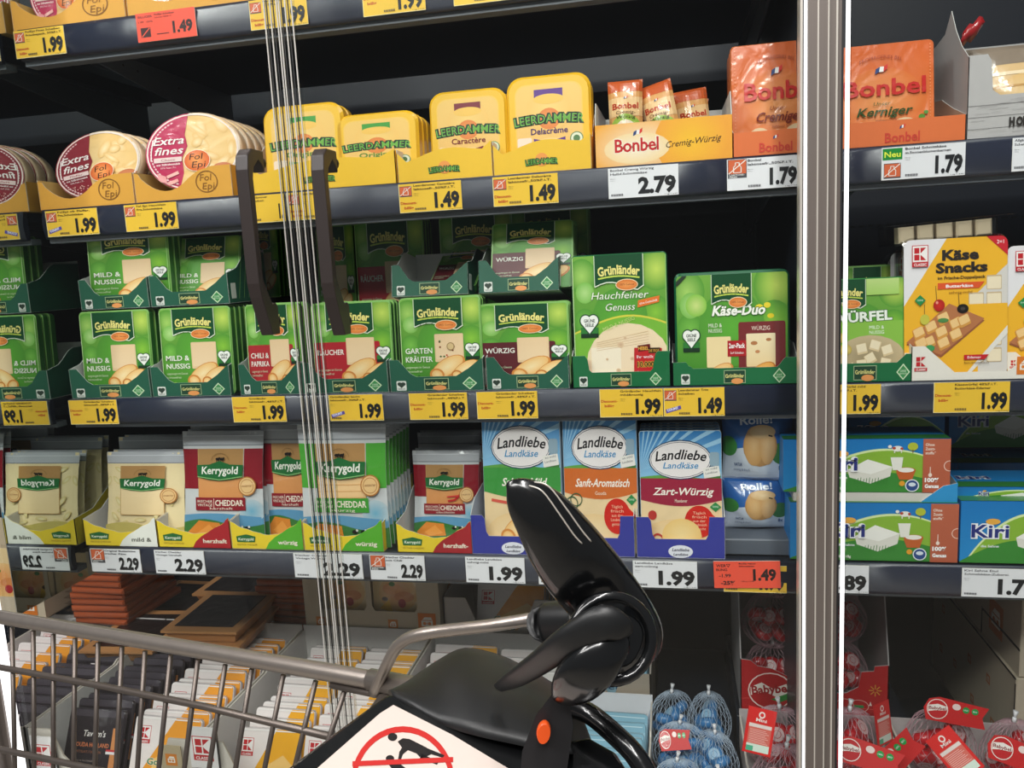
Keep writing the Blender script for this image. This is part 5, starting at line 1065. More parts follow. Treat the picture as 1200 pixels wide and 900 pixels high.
# ================================================================ bottom of the cabinet: cartons with rows of upright packs
CT = Z(-.78)
def shelf_carton(name, x0, x1, y0, y1, ztop, lab, cout='d9d2c8', cin='e9e6e3', th=.003, front=None, zb=None, dips=True):
    zb = zb if zb is not None else DECK+.001; t = empty(name, (x0, y0, zb)); W, D, H = x1-x0, y1-y0, ztop-zb
    f = front or [(0, H), (.05, H), (.07, H-min(.05, H*.4)), (.09, H-min(.07, H*.6)), (W-.09, H-min(.07, H*.6)), (W-.07, H-min(.05, H*.4)), (W-.05, H), (W, H)]
    MB().prism([(0, 0), (W, 0)]+f[::-1], 0, th, 'y', cout, cin, 'bdb5a8').build('front_panel', 'card', t)
    for x, a, b in ((0, cout, cin), (W-th, cin, cout)):
        s_ = [(0, 0), (D, 0), (D, H), (D*.6, H), (D*.57, H-.006), (D*.43, H-.006), (D*.40, H), (0, H)]
        MB().prism(s_, x, x+th, 'x', a, b, 'c9c2b8').build('side_panel', 'card', t)
    MB().box(0, W, D-th, D, 0, H+.012, cin).build('back_panel', 'card', t); MB().box(0, W, 0, D, 0, th, cin).build('bottom_panel', 'card', t)
    return tag(t, lab, 'carton')
def classic_art(v):
    w, h = 13, 15; base = 'efe6e4'; col = {'orange': 'f0a030', 'yellow': 'f2ae22', 'white': 'e6e2de'}[v]; A = Art(w, h, base, .6)
    A.p([(w*.62, h), (w, h), (w, 0), (0, 0), (0, h*.12)], col); A.p([(w*.30, h*.5), (w*.75, h*.72), (w, h*.55), (w, h*.3), (w*.5, h*.18)], 'f6c978' if v != 'white' else 'd8d4d0')
    kmark(A, w*.08, h*.74, 2.1); A.t('Gouda', w*.45, h*.46, 1.1, '2f7a4a', w=5, b=1, ol='f4f0dc').t('jung', w*.45, h*.36, 1.0, '2f7a4a', w=3.4, b=1, ol='f4f0dc').e(w*.5, h*.25, 3.4, .9, '4f9a3a')
    A.e(w*.5, h*.10, 3.5, 1.2, 'f6dca6', 'eebb6a'); A.l([(.3, h-.25), (w-.3, h-.25)], .2, 'f6f2f0'); return A
def black_art():
    w, h = 13, 15; A = Art(w, h, '2a2429', .5); A.r(0, h-1.2, w, 1.2, '4a444c'); A.r(w*.46, h*.80, 1.1, 1.3, 'e9e2e2').p([(w*.48, h*.81), (w*.53, h*.87), (w*.48, h*.87)], 'c4202a').p([(w*.48, h*.84), (w*.53, h*.81), (w*.53, h*.85)], 'c4202a')
    A.t('Tavern\'s', w*.5, h*.69, 1.1, 'e9e4e0', w=5.4, sh=.2, b=.6).t('GOUDA HOLLAND', w*.47, h*.57, .75, 'd07a50', w=8.6, b=1).t('MITTELALT, 5 SCHEIBEN', w*.44, h*.50, .42, 'a86a4a', w=6).t('würzig im Geschmack', w*.36, h*.40, .36, '9a8a84', w=5).t('48% Fett i.Tr.', w*.3, h*.35, .34, '9a8a84', w=3.4)
    A.r(w*.84, h*.25, w*.1, h*.55, 'd08a54').r(w*.76, h*.5, w*.2, .5, 'e9e4e4').r(w*.76, h*.53, w*.2, .35, 'c8323a'); return A
def blue_art():
    w, h = 13, 15; A = Art(w, h, '9ec6d8', .5); A.r(0, h-1.5, w, 1.5, '86b4c8'); A.e(w*.5, h*.4, 4, 4, 'd4e4e8', '9ec6d8'); A.l([(.5, h-.5), (w-.5, h-.6)], .15, 'c8e0e8').t('Feta', w*.5, h*.7, 1.2, '2a5a7a', w=5, b=1); return A
def upright(v):
    t = empty('flat_cheese_pack'); bc = {'black': '3a343c', 'blue': '8cb8ca', 'white': 'dcd8d8'}.get(v, 'e6dcdc')
    slab('tray_body', .13, .15, .010, .008, bc, 'plastic', t); A = black_art() if v == 'black' else blue_art() if v == 'blue' else classic_art(v)
    A.build('printed_film', 'film', t, W=.128, H=.148, loc=(0, 0, .001)); 
    m = MB(); m.box(-.063, .063, -.0008, .0085, .149, .1504, bc); m.build('top_flange', 'clear', t); return t
COLN = 0
def column(v, x0, x1, y0, y1, n, zt, lab, grp, tilt=-.42, jit=.006):
    global COLN; COLN += 1; rnd = random.Random(COLN); k = 'up'+v; sx = (x1-x0)/.134
    for i in range(n):
        Y = y0+(y1-y0)*i/max(1, n-1)-.03; h = .15*math.cos(tilt); zz = zt-h-.008+rnd.uniform(-jit, jit)+.00*i
        put(k, lambda: upright(v), (x0+x1)/2+rnd.uniform(-.003, .003), Y, zz, ('front ' if i == 0 else ORD[i]+' ')+lab, 'cheese pack', grp, tilt+rnd.uniform(-.02, .02), rnd.uniform(-.02, .02), s=(sx, 1, 1))
YF, YK = -.085, .33
x_a, x_b, x_c, x_d, x_e = -1.47, -1.155, -.815, -.515, -.205
shelf_carton('open_carton', x_a, x_b-.004, YF, YK, CT, 'white carton at the left picture edge, beyond the pale dividing wall')
shelf_carton('open_carton', x_b, x_c-.004, YF, YK, CT, 'white carton holding the black packs and the row with orange corners')
shelf_carton('open_carton', x_c, x_d-.004, YF, YK, CT, 'white carton holding two rows of yellow packs')
shelf_carton('open_carton', x_d, x_e-.004, YF, YK, CT, 'white carton behind the black cart handle')
column('orange', x_a+.01, x_a+.150, -.05, .26, 10, CT+.004, 'pack of the orange row at the left picture edge', 'packs in the white cartons')
column('black', x_b-.150, x_b-.012, -.05, .26, 10, CT+.004, 'black pack of the row left of the pale dividing wall', 'packs in the white cartons')
column('black', x_b+.032, x_b+.150, -.045, .24, 12, CT+.010, 'black pack of the row right of the pale dividing wall', 'packs in the white cartons')
column('orange', x_b+.170, x_c-.03, -.045, .27, 13, CT+.004, 'pack of the row with orange corners beside the black packs', 'packs in the white cartons')
column('yellow', x_c+.035, x_c+.157, -.04, .28, 12, CT-.012, 'yellow pack of the row crossed by the cart basket wires', 'packs in the white cartons')
column('yellow', x_c+.160, x_d-.016, -.04, .28, 12, CT-.012, 'yellow pack of the row right of the clear seals', 'packs in the white cartons')
column('yellow', x_d+.010, x_d+.148, -.05, .27, 10, CT+.002, 'yellow pack of the row behind the chrome handle tube', 'packs in the white cartons')
column('white', x_d+.152, x_e-.014, -.05, .27, 10, CT-.005, 'white pack of the row under the black lever', 'packs in the white cartons')
# white card signs clipped to the carton fronts
def sign(px, py, Y, s, lab, rz=0):
    p = at(px, py, Y); t = empty('carton_sign', (p.x, Y, p.z), (0, 0, rz)); MB().box(-s/2, s/2, 0, .0015, 0, s*1.45, 'ece9e9').build('card', 'card', t)
    MB().box(s/2, s/2+.002, -.0004, .003, 0, s*1.45, '2a2a2c').build('dark_edge', 'dark', t)
    A = Art(4, 5.8, 'ece9e9'); kmark(A, .75, 1.9, 2.4, True); A.build('printed_mark', 'card', t, W=s, H=s*1.45); tag(t, lab, 'sign')
sign(54, 905, -.092, .048, 'white card with red square mark at the left carton'); sign(241, 900, -.092, .052, 'white card with red square mark between the orange-cornered and the yellow packs')
bt = empty('tan_sign', (at(203, 905, -.093).x, -.093, at(203, 905, -.093).z)); MB().box(-.02, .02, 0, .0015, 0, .05, 'b9a98a').build('card', 'card', bt)
A = Art(4, 5, 'b9a98a'); cheese_icon(A, .9, 1.3, 2.2, 'd9822a'); A.build('printed_icon', 'card', bt); tag(bt, 'tan card with orange cheese icon on the carton front', 'sign')
# cheese counter cartons with window openings, standing behind the rows
def icon_carton(px0, px1, pyb, Y, H, D, lab):
    x0, x1 = at(px0, pyb, Y).x, at(px1, pyb, Y).x; zb = at((px0+px1)/2, pyb, Y).z; W = x1-x0; t = empty('printed_cheese_carton', (x0, Y, zb))
    c = 'cdbfa6'; m = MB(); zc = .050
    m.prism([(0, 0), (W, 0), (W, H), (W*.84, H), (W*.84, zc+.01), (W*.82, zc), (W*.53, zc), (W*.51, zc+.01), (W*.51, H), (W*.47, H), (W*.47, zc+.01), (W*.45, zc), (W*.13, zc), (W*.11, zc+.01), (W*.11, H), (0, H)], 0, .002, 'y', c, 'b8a98c'); m.build('front_panel', 'card', t)
    MB().box(W-.002, W, .002, D, 0, H, c).build('side_panel', 'card', t); MB().box(0, .002, .002, D, 0, H, c).build('side_panel', 'card', t)
    MB().box(0, W, D-.002, D, 0, H, c).build('back_panel', 'card', t); MB().box(0, W, .002, D, 0, .002, c).build('bottom_panel', 'card', t)
    A = Art(W*100, H*100)
    for fx in (.08, .62): cheese_icon(A, W*100*fx, 1.0, 2.2, 'd9863a')
    cheese_icon(A, W*84, .9, 4.0, 'dd7a22'); A.build('printed_icons', 'card', t, loc=(W/2, 0, 0))
    A = Art(D*100, H*100); cheese_icon(A, 6.5, 6.2, 2.2, 'c98a4a').L; cheese_icon(A, 13, 3.0, 1.8, 'c98a4a'); cheese_icon(A, 2.0, H*42, 4.5, 'dd7a22') if px0 < 0 else None
    o = A.build('printed_icons', 'card', t); o.rotation_euler = (0, 0, PI/2); o.location = (W, D/2, 0)
    tag(t, lab, 'carton'); 
    for i, fx in enumerate((.29, .68)):
        o = kind('flatpack', flat_pack); o.location = (x0+W*fx, Y+.02, zb+.006); o.rotation_euler = (-.05, 0, 0); o.scale = (W*.37/.13, 1, 1)
        tag(o, ('left' if i == 0 else 'right')+' picture-printed pack standing in the '+lab, 'cheese pack', 'packs in the printed cartons')
def flat_pack():
    t = empty('picture_cheese_pack'); slab('tray_body', .13, .15, .03, .012, 'd9c4a0', 'plastic', t); A = Art(13, 15, 'e9cf9a', 1); A.e(6.5, 7.5, 5, 4, 'e2945a', 'e9bf7a').e(5, 8.5, 2.4, 1.4, 'e8a05a').e(8, 6.8, 2.6, 1.2, 'd98a4a').e(7.4, 5.3, 1, 1, 'b01c28').e(5, 9.6, .8, .5, '3a7a2a').p([(1.5, 4), (5, 3.2), (4, 6)], 'f0c040').e(3, 6.2, .8, .5, '4a2a1a')
    A.build('printed_film', 'film', t); return t
icon_carton(360, 517, 741, .335, .17, .20, 'beige carton with cheese icons right of the clear seals')
icon_carton(-105, 54, 722, .26, .17, .20, 'beige carton with cheese icons at the left picture edge')
# flat stacked packs in the dark behind the rows
def salmon():
    t = empty('orange_vacuum_pack'); MB().box(-.07, .07, 0, .20, 0, .014, 'b2542a', .004).build('orange_filling', 'film', t); MB().box(-.078, .078, -.008, .208, .005, .0065, '6a4a3a', .0005).build('sealed_edge', 'clear', t); return t
def tan_tray():
    t = empty('tan_rimmed_tray'); m = MB(); m.grid([[(x*k, y*k+.09, z) for x, y in ((-.085, -.10), (.085, -.10), (.085, .10), (-.085, .10))] for k, z in ((.84, 0), (.93, .022), (1, .024), (1, .029), (.90, .029))], 'c08a58', smooth=False); m.build('rimmed_body', 'plastic', t)
    MB().box(-.066, .066, .012, .168, .0293, .0304, '1c1719').build('dark_lid_film', 'film', t)
    A = Art(15, 2); A.t('· FEINER KÄSE ·', 7.5, .7, .7, 'e8dccb', w=6); o = A.build('printed_line', 'card', t, loc=(0, .0, .024)); o.rotation_euler = (-PI/2, 0, 0); return t
def stackof(k, fn, px, py, Y, n, dz, lab, cat, grp, rz=0, dy=0):
    p = at(px, py, Y)
    for i in range(n):
        r = random.Random(i*7+int(px)); put(k, fn, p.x+r.uniform(-.004, .004), Y+dy*i+r.uniform(-.004, .004), p.z+dz*i, '%s %s' % (('bottom' if i == 0 else ORD[i]+'-from-bottom'), lab), cat, grp, rz=rz+r.uniform(-.06, .06))
stackof('salmon', salmon, 118, 732, .30, 9, .0150, 'orange flat pack in the stack at the left rail end', 'food pack', 'flat orange packs stacked in the dark')
stackof('salmon', salmon, 338, 745, .38, 9, .0150, 'orange flat pack in the stack left of the beige carton', 'food pack', 'flat orange packs stacked in the dark')
stackof('tan', tan_tray, 240, 768, .20, 2, .031, 'tan rimmed tray in the front stack above the cart rim', 'food tray', 'tan rimmed trays')
stackof('tan', tan_tray, 140, 775, .19, 1, .031, 'tan rimmed tray just above the cart rim at the left', 'food tray', 'tan rimmed trays', rz=.1)
stackof('tan', tan_tray, 268, 738, .43, 3, .031, 'tan rimmed tray in the back right stack', 'food tray', 'tan rimmed trays')
stackof('tan', tan_tray, 192, 745, .41, 2, .031, 'tan rimmed tray in the back left stack', 'food tray', 'tan rimmed trays')
# second layer cartons further right
shelf_carton('open_carton', x_d+.02, x_d+.27, .345, .585, Z(-.70), 'raised carton with receding yellow and white pack edges', 'b8b2ac', 'd0ccc8')
column('orange', x_d+.08, x_d+.235, .385, .505, 9, Z(-.685), 'pack of the raised yellow row under the lowest rail', 'packs in the white cartons')
shelf_carton('open_carton', -.198, -.050, YF, .155, Z(-.80), 'white carton of light blue packs beside the blue nets', 'd8d0c4', 'e6e6ea')
column('blue', -.190, -.060, -.05, .10, 7, Z(-.81), 'light blue pack of the row beside the blue nets', 'packs in the white cartons')
shelf_carton('open_carton', -.198, -.052, .165, .42, Z(-.755), 'carton of light blue packs partly hidden behind the black lever', 'a89c8c', 'c8c8cc')
column('blue', -.190, -.060, .20, .36, 7, Z(-.765), 'light blue pack of the row under the black lever', 'packs in the white cartons')
# net bags with round cheeses
NETC = {}
def net_bag(v):
    t = empty('net_bag'); red = v == 'red'; rnd = random.Random(4 if red else 9)
    wax, lab, strc = ('c01e28', 'e0bcbc', 'c09aa4') if red else ('3f7fb8', '9cc4e0', 'b8c8da')
    pos = [(0, 0, .022), (.034, .006, .024), (-.034, -.004, .024), (.016, .030, .028), (-.018, .030, .030), (.002, .012, .056), (.030, .014, .060), (-.028, .012, .058)]
    for i, (x, y, z) in enumerate(pos):
        m = MB(); R = .0215; ax = Euler((rnd.uniform(-1, 1), rnd.uniform(-1, 1), rnd.uniform(0, 3))).to_matrix(); rings = []; n = 14
        prof = [(.30, -1), (.75, -.85), (1, -.35), (1, .35), (.75, .85), (.30, 1)]
        rings = [[Vector((x, y, z))+ax @ Vector((R*r*math.cos(2*PI*j/n), R*r*math.sin(2*PI*j/n), .012*h)) for j in range(n)] for r, h in prof]
        m.grid(rings, wax, capcol=lab)
        for s_ in (-1, 1): m.face([Vector((x, y, z))+ax @ Vector((R*.62*math.cos(2*PI*j/n), R*.62*math.sin(2*PI*j/n), s_*.0118)) for j in range(n)][::s_], lab)
        m.build('wax_round', 'plastic', t)
    m = MB(); C = Vector((0, .012, .042)); rad = (.066, .050, .056); NS, ST = 22, 9
    def P(a, ph): return C+Vector((rad[0]*math.sin(ph)*math.cos(a), rad[1]*math.sin(ph)*math.sin(a), rad[2]*math.cos(ph)*(1.25 if ph < 1 else 1)))
    for sg in (-1, 1):
        for k in range(NS):
            pts = [P(2*PI*k/NS+sg*ph*.55, ph) for ph in [.10+(PI-.25)*i/ST for i in range(ST+1)]]; m.tube(pts, .0005, strc, n=3, caps=False)
    tag(m.build('net_mesh', 'net', t), kind='stuff')
    m = MB(); top = C+Vector((0, 0, rad[2]*1.25)); m.tube([top+Vector((0, 0, -.004)), top+Vector((0, 0, .004)), top+Vector((.001, 0, .008))], [.0035, .004, .0035], 'e6e6ea', 8); m.tube([top+Vector((0, 0, .006)), top+Vector((.004, 0, .020))], [.002, .005], 'd8d8dc', 6); m.build('knot', 'net', t)
    return t
def hang_tag():
    t = empty('red_hang_card'); MB().box(-.026, .026, 0, .0012, 0, .08, 'c81e20', .0004).build('card', 'card', t)
    A = Art(5.2, 8, 'd8211f'); A.e(2.6, 6.9, .6, .6, 'f4e4e0').e(2.6, 6.9, .35, .35, 'd8211f').r(.5, .4, 4.2, 4.9, 'd86a5e').r(.5, .4, 4.2, 1.3, 'd8e8dc').r(.5, .4, 1.3, .9, '4faf8a').r(.5, 4.6, 4.2, .6, 'e8d8d4')
    for i in range(9): A.l([(.8, 1.95+i*.28), (4.3-.3*(i % 3), 1.95+i*.28)], .1, 'f0b8b0')
    A.t('Mini', 2.6, 5.7, .6, 'f4e4e0', w=2, b=1); A.build('printed_front', 'gloss', t, W=.051, H=.079, loc=(0, 0, .0005)); return t
def badge_tag():
    t = empty('red_badge_card'); P = ellp(0, .022, .022, .022, 20)[3:18]+[(.0, .0), (.075, .004), (.085, .03), (.02, .042)]
    P = [(-.02, .0), (.085, .0), (.078, .020), (.088, .040), (.0, .046), (-.018, .040), (-.026, .022)]
    MB().prism(P, 0, .0012, 'y', 'c81e20').build('card', 'card', t); A = Art(11, 5); A.e(2.6, 2.3, 1.9, 1.9, 'f4e6e0').e(2.6, 2.3, 1.75, 1.75, 'c4242a').p([(1.0, 1.6), (2.2, 2.0), (4.2, 2.3), (4.3, 3.0), (2.6, 3.3), (.95, 2.8)], 'f4ece6').t('Babybel', 2.6, 2.2, .6, '8a1a1c', w=3.0, b=1, rot=.08)
    A.e(5.9, 3.3, .75, .6, 'f0d8d4').e(7.6, 3.0, .6, .6, '1f9a4a').e(9.2, 3.0, .6, .6, '1f9a4a').t('100%', 7.6, 2.85, .3, 'fff', w=.8).t('BIO', 9.2, 2.85, .3, 'fff', w=.7)
    A.build('printed_front', 'gloss', t, W=.11, H=.05, loc=(.027, 0, 0)); return t
def net(v, px, py, Y, lab, r=(0, 0, 0), s=.84):
    p = at(px, py, Y); o = kind('net'+v, lambda: net_bag(v)); o.rotation_euler = r; o.scale = (s, s, s); off = Euler(r).to_matrix() @ Vector((0, .01, .05))*s
    o.location = Vector((p.x, p.y, p.z))-off; tag(o, lab, 'net bag', ('blue' if v == 'blue' else 'red')+' nets of small round cheeses'); return o
def card(k, fn, px, py, Y, lab, r): p = at(px, py, Y); return put(k, fn, p.x, Y, p.z, lab, 'card', 'red hang cards on the nets', rx=r[0], ry=r[1], rz=r[2], s=(.82, 1, .82))
xb0, xb1, xb2 = .100, .342, .66
for a_, b_, c_, d_, e_, l_ in ((xb0, xb2, -.105, .137, -.868, 'dark step under the two cartons of red nets'), (xb0-.003, xb1+.04, .1385, .45, -.8085, 'higher dark step under the red printed box')):
    r_s = empty('dark_riser', (a_, c_, DECK+.001)); MB().box(0, b_-a_, 0, d_-c_, 0, Z(e_)-DECK-.002, '1d2126', .002).build('step_body', 'steel_dark', r_s); tag(r_s, l_, 'riser')
shelf_carton('open_carton', xb0, xb1, -.10, .135, Z(-.805), 'grey-white carton of red nets under the red printed box', 'c9b8b0', 'c0b8b8', zb=Z(-.866))
shelf_carton('open_carton', xb1+.004, xb2, -.10, .135, Z(-.805), 'grey-white carton of red nets at the right picture edge', 'c9b8b0', 'c0b8b8', zb=Z(-.866))
def netp(v, x, y, zb, lab, r=(0, 0, 0), s=.82):
    o = kind('net'+v, lambda: net_bag(v)); o.rotation_euler = r; o.scale = (s, s, s); o.location = (x, y, zb+.0145*s); tag(o, lab, 'net bag', ('blue' if v == 'blue' else 'red')+' nets of small round cheeses'); return o
rs = empty('dark_riser', (-.046, -.09, DECK+.001)); MB().box(0, .142, 0, .60, 0, Z(-.875)-DECK-.003, '1d2126', .002).build('step_body', 'steel_dark', rs); tag(rs, 'dark step under the blue nets', 'riser')
for x, y, z, r, s_, lb in ((-.002, .045, -.872, (0, 0, 0), .74, 'blue net with white knot, upper left of the blue pile'), (.058, .140, -.872, (0, 0, 1.4), .78, 'blue net at the back right of the blue pile'), (-.004, -.052, -.872, (0, 0, .4), .72, 'blue net at the lower left of the blue pile'), (.057, -.058, -.872, (0, 0, 2.9), .70, 'blue net lowest in front, beside the grey carton wall'), (.062, .040, -.872, (0, 0, 2.0), .72, 'blue net in the middle of the blue pile, right side'), (-.008, .135, -.872, (0, 0, .9), .78, 'blue net at the back left of the blue pile')): netp('blue', x, y, Z(z), lb, r, s_)
zn = -.862
for x, y, z, r, s_, lb in ((.160, -.045, zn, (0, 0, .3), .88, 'red net at the front left of its carton'), (.160, .070, zn+.01, (0, 0, 3), .86, 'red net in the back left carton corner'), (.278, -.045, zn+.005, (0, 0, 2.4), .86, 'red net directly behind the foot of the post'), (.278, .070, zn, (0, 0, .8), .88, 'red net with bunched end right of the post'),
    (.404, -.045, zn, (0, 0, 1.2), .80, 'red net at the front left of the right carton'), (.408, .070, zn+.01, (0, 0, .2), .86, 'red net in the back left of the right carton'), (.512, -.045, zn+.005, (0, 0, 2.6), .80, 'red net lowest in the middle of the right carton'), (.520, .072, zn, (0, 0, .6), .84, 'red net behind the diagonal hang card'), (.608, .0, zn, (0, 0, 1.6), .74, 'red net at the right picture edge')): netp('red', x, y, Z(z), lb, r, s_)
card('ht', hang_tag, 886, 884, -.075, 'red hang card with white panel left of the post', (-.35, .25, .1)); card('ht', hang_tag, 1140, 908, -.06, 'red hang card lying diagonally in the right carton', (-.5, -.75, 0)); card('bt', badge_tag, 1098, 845, .05, 'red card with round white badge over the back carton wall', (-.2, .15, 0))
card('bt', badge_tag, 995, 895, -.075, 'red card with round badge right of the post foot', (-.5, .2, -.1)); card('bt', badge_tag, 1050, 912, -.05, 'red card standing steeply with green dots', (-.3, -1.0, -.2)); card('bt', badge_tag, 1172, 893, -.05, 'red card with green dots in the lower right corner', (-.4, .35, 0)); card('ht', hang_tag, 1038, 872, .06, 'small red card turned away beside the dividing wall', (-.2, .1, .8))
pb = put('sb', lambda: badge_tag(), 0, 0, 0, 'oval red and white card on the blue nets', 'card', 'red hang cards on the nets', rx=-.7, ry=-.15); q = at(782, 880, -.03); pb.location = q; pb.scale = (.45, 1, .7)
# tall printed box of nets
tb = empty('red_printed_box', (xat(868, Z(-.80), .14), .14, Z(-.805))); W = xat(1041, Z(-.80), .14)-tb.location.x; H = .05; zt_ = zat(772, tb.location.x, .14)-tb.location.z; zo = zat(690, tb.location.x, .14)-tb.location.z
fr = [(0, zt_), (W*.07, zt_-.002), (W*.12, zt_-.012), (W*.22, zt_-.016), (W*.34, zt_-.030), (W*.42, zt_-.050), (W*.50, zt_-.058), (W*.72, zt_-.054), (W*.80, zt_-.042), (W*.82, zt_-.014), (W*.90, zt_-.012), (W*.905, zt_-.003), (W, zt_)]
MB().prism([(0, 0), (W, 0)]+fr[::-1], 0, .002, 'y', 'b3161a', 'c8c4c4').build('front_panel', 'card', tb)
for x in (0, W-.002): MB().prism([(.0, 0), (.22, 0), (.22, zo+.03), (.05, zo+.03), (.035, zo-.02), (0, zt_)], x, x+.002, 'x', 'a8a4a4', 'a8a4a4').build('side_panel', 'card', tb)
MB().box(0, W, .218, .22, 0, zo, 'b8b4b4').build('back_panel', 'card', tb); MB().box(0, W, 0, .22, 0, .002, 'b8b4b4').build('bottom_panel', 'card', tb)
A = Art(W*100, zt_*100); s = zt_*100; A.l([(0, s*.28), (5, s*.32), (10, s*.24), (W*100, s*.2)], .12, 'd8504a'); R = s*.30; X = W*21; Yc = s*.44
A.e(X, Yc, R*1.25, R*1.12, 'f0dcd4').e(X, Yc, R*1.18, R*1.05, 'b3161a').p([(X-R*1.1, Yc-.3*R), (X-.3*R, Yc-.05*R), (X+.3*R, Yc-.35*R), (X+R*1.12, Yc-.1*R), (X+R, Yc+.55*R), (X+.1*R, Yc+.15*R), (X-.5*R, Yc+.5*R), (X-R*1.1, Yc+.2*R)], 'efe6dc').p([(X, Yc-.5*R), (X+R, Yc-.05*R), (X+R*1.05, Yc-.4*R), (X+.5*R, Yc-.65*R)], '2f8a3a').t('Babybel', X, Yc-.12*R, .52*R, 'a01418', w=2.05*R, b=1.5, rot=.12)
A.p([(W*43, 2.2), (W*47, 2.2), (W*45, 4)], '2f7a3a'); 
for i in range(8): a = i*PI/4; A.l([(W*91+.3*math.cos(a), 5.6+.3*math.sin(a)), (W*91+1*math.cos(a), 5.6+1*math.sin(a))], .15, 'd8a03a')
A.ring(W*80, 2.6, 1.7, 1.2, .12, 'e8b0a8').r(W*77, 2.3, 1.6, .5, '2f8a4a').p([(W*87, 2.8), (W*89, 2.8), (W*88, 3.6)], 'f0dcd4').ring(W*71, 2.6, 1.5, 1.3, .12, 'e8b0a8')
A.build('printed_marks', 'card', tb, loc=(W/2, 0, 0)); tag(tb, 'red printed box of net bags standing behind the post', 'box')
bx0 = tb.location.x
for i, (dx, y, z, lb) in enumerate(((.062, .205, -.80, 'dark red net at the bottom left inside the red printed box'), (.176, .205, -.80, 'dark red net at the bottom right inside the red printed box'), (.060, .205, -.705, 'dark red net behind the printed round badge, middle layer'), (.174, .208, -.705, 'dark red net in the middle layer, right of the post'), (.062, .205, -.61, 'dark red net at the top left inside the red printed box'), (.176, .205, -.61, 'dark red net at the top right inside the red printed box'))): netp('red', bx0+dx, y, Z(z), lb, (0, 0, .2 if i % 2 else 3.0), .80)
# pale cartons at the right edge
def plain_carton(px, py, Y, W, D, H, lab, top=True):
    p = at(px, py, Y); t = empty('pale_carton', (p.x, Y, p.z-H)); MB().box(0, W, 0, D, 0, H, 'c4b8a4', .0015).build('carton_body', 'card', t)
    A = Art(D*100, H*100)
    for a, b in ((.12, .3), (.14, .75), (.32, .35), (.5, .6), (.55, .25), (.72, .65), (.78, .3)): cheese_icon(A, D*100*a, H*100*b, 1.7, 'c0764a', 'c4b8a4')
    o = A.build('printed_icons', 'card', t); o.rotation_euler = (0, 0, -PI/2); o.location = (0, D/2, 0)
    A = Art(W*100, H*100); cheese_icon(A, 1.5, H*35, 4.2, 'd0742c'); A.build('printed_icons', 'card', t, loc=(W/2, 0, 0)); tag(t, lab, 'carton'); return t
c1 = plain_carton(1191, 795, .145, .26, .42, .20, 'pale carton at the right edge, the lower of two stacked')
p1 = c1.location.z+.2
c2 = plain_carton(1196, 700, .145, .26, .40, .01, 'pale carton at the right edge, the upper of two stacked'); bpy.data.objects.remove(c2.children[0]); 
for ch in list(c2.children): bpy.data.objects.remove(ch)
c2.location = (c1.location.x+.004, .145, p1+.002); MB().box(0, .26, 0, .40, 0, Z(-.53)-p1-.002, 'c4b8a4', .0015).build('carton_body', 'card', c2)
A = Art(40, 15); cheese_icon(A, 27, 2.5, 6, 'c8743a').L; cheese_icon(A, 12, 6, 2, 'c0764a', 'c4b8a4'); o = A.build('printed_icons', 'card', c2); o.rotation_euler = (0, 0, -PI/2); o.location = (0, .20, 0)
MB().box(-.0012, -.0004, 0, .42, .197, .200, '2a1f1a').build('edge_gap', 'dark', c1); MB().box(-.0012, -.0004, .16, .163, 0, .05, '2a1f1a').build('edge_gap', 'dark', c2); MB().box(-.0012, -.0004, 0, .16, .045, .0485, '2a1f1a').build('edge_gap', 'dark', c2); MB().box(-.0012, -.0002, -.0002, .002, 0, .19, '2a1f1a').build('edge_gap', 'dark', c1)
# ================================================================ shopping cart in the foreground
cart = empty('shopping_cart', cp(300, 880, .85)); tag(cart, 'zinc wire shopping cart with black plastic handle end and lever in the foreground', 'shopping cart')
C0 = cart.location.copy()
def dd(px): return 1/(1.0+.000864*px)
def cb(mb, name, m, smooth=True):
    o = mb.build(name, m, cart); o.location = -C0; weld(o); return o
def ptube(name, pts, rad, m, n=10):
    mb = MB(); P = [cp(*p) for p in pts]; mb.tube(P, rad, '8d8680', n); return cb(mb, name, m)
def smooth_pts(pts, k=4):
    out = []; n = len(pts)
    for i in range(n-1):
        p0, p1, p2, p3 = pts[max(i-1, 0)], pts[i], pts[i+1], pts[min(i+2, n-1)]
        for j in range(k):
            t = j/k; out.append(tuple(.5*((2*b)+(-a+c)*t+(2*a-5*b+4*c-d)*t*t+(-a+3*b-3*c+d)*t**3) for a, b, c, d in zip(p0, p1, p2, p3)))
    return out+[pts[-1]]
rim = [(x, y, dd(x)) for x, y in ((-120, 702), (0, 723), (120, 743), (240, 763), (380, 787), (470, 803), (560, 820))]
ptube('basket_rim', rim, .0085, 'chrome', 16)
ptube('rim_sleeve', [(434, 796, dd(434)-.0015), (560, 820, dd(560)-.0015)], .0098, 'chrome', 16)
for (x0, y0), (x1, y1) in (((-14, 724), (-4, 900)), ((14, 732), (17.5, 900)), ((39, 736), (40, 900)), ((62.5, 740), (62.5, 900)), ((88, 745), (86, 900)), ((115, 750), (111, 900)), ((143, 755), (136, 900)), ((170, 760), (161, 900)), ((200, 765), (186, 900)), ((232, 770), (216, 900)), ((264, 776), (245, 900)), ((295, 781), (276, 900)), ((332, 788), (310, 900)), ((370, 795), (345, 900)), ((405, 803), (374, 900))):
    k = 1.7; xe, ye = x0+(x1-x0)*k, y0+(y1-y0)*k; d = dd(x0)
    ptube('basket_wire', [(x0, y0+3, d), (xe, ye, d-.0)], .0027, 'wire', 8)
ptube('basket_wire', [(x, y, dd(x)-.006) for x, y in ((-100, 762), (0, 782), (115, 803), (240, 828), (390, 864))], .0037, 'wire', 8)
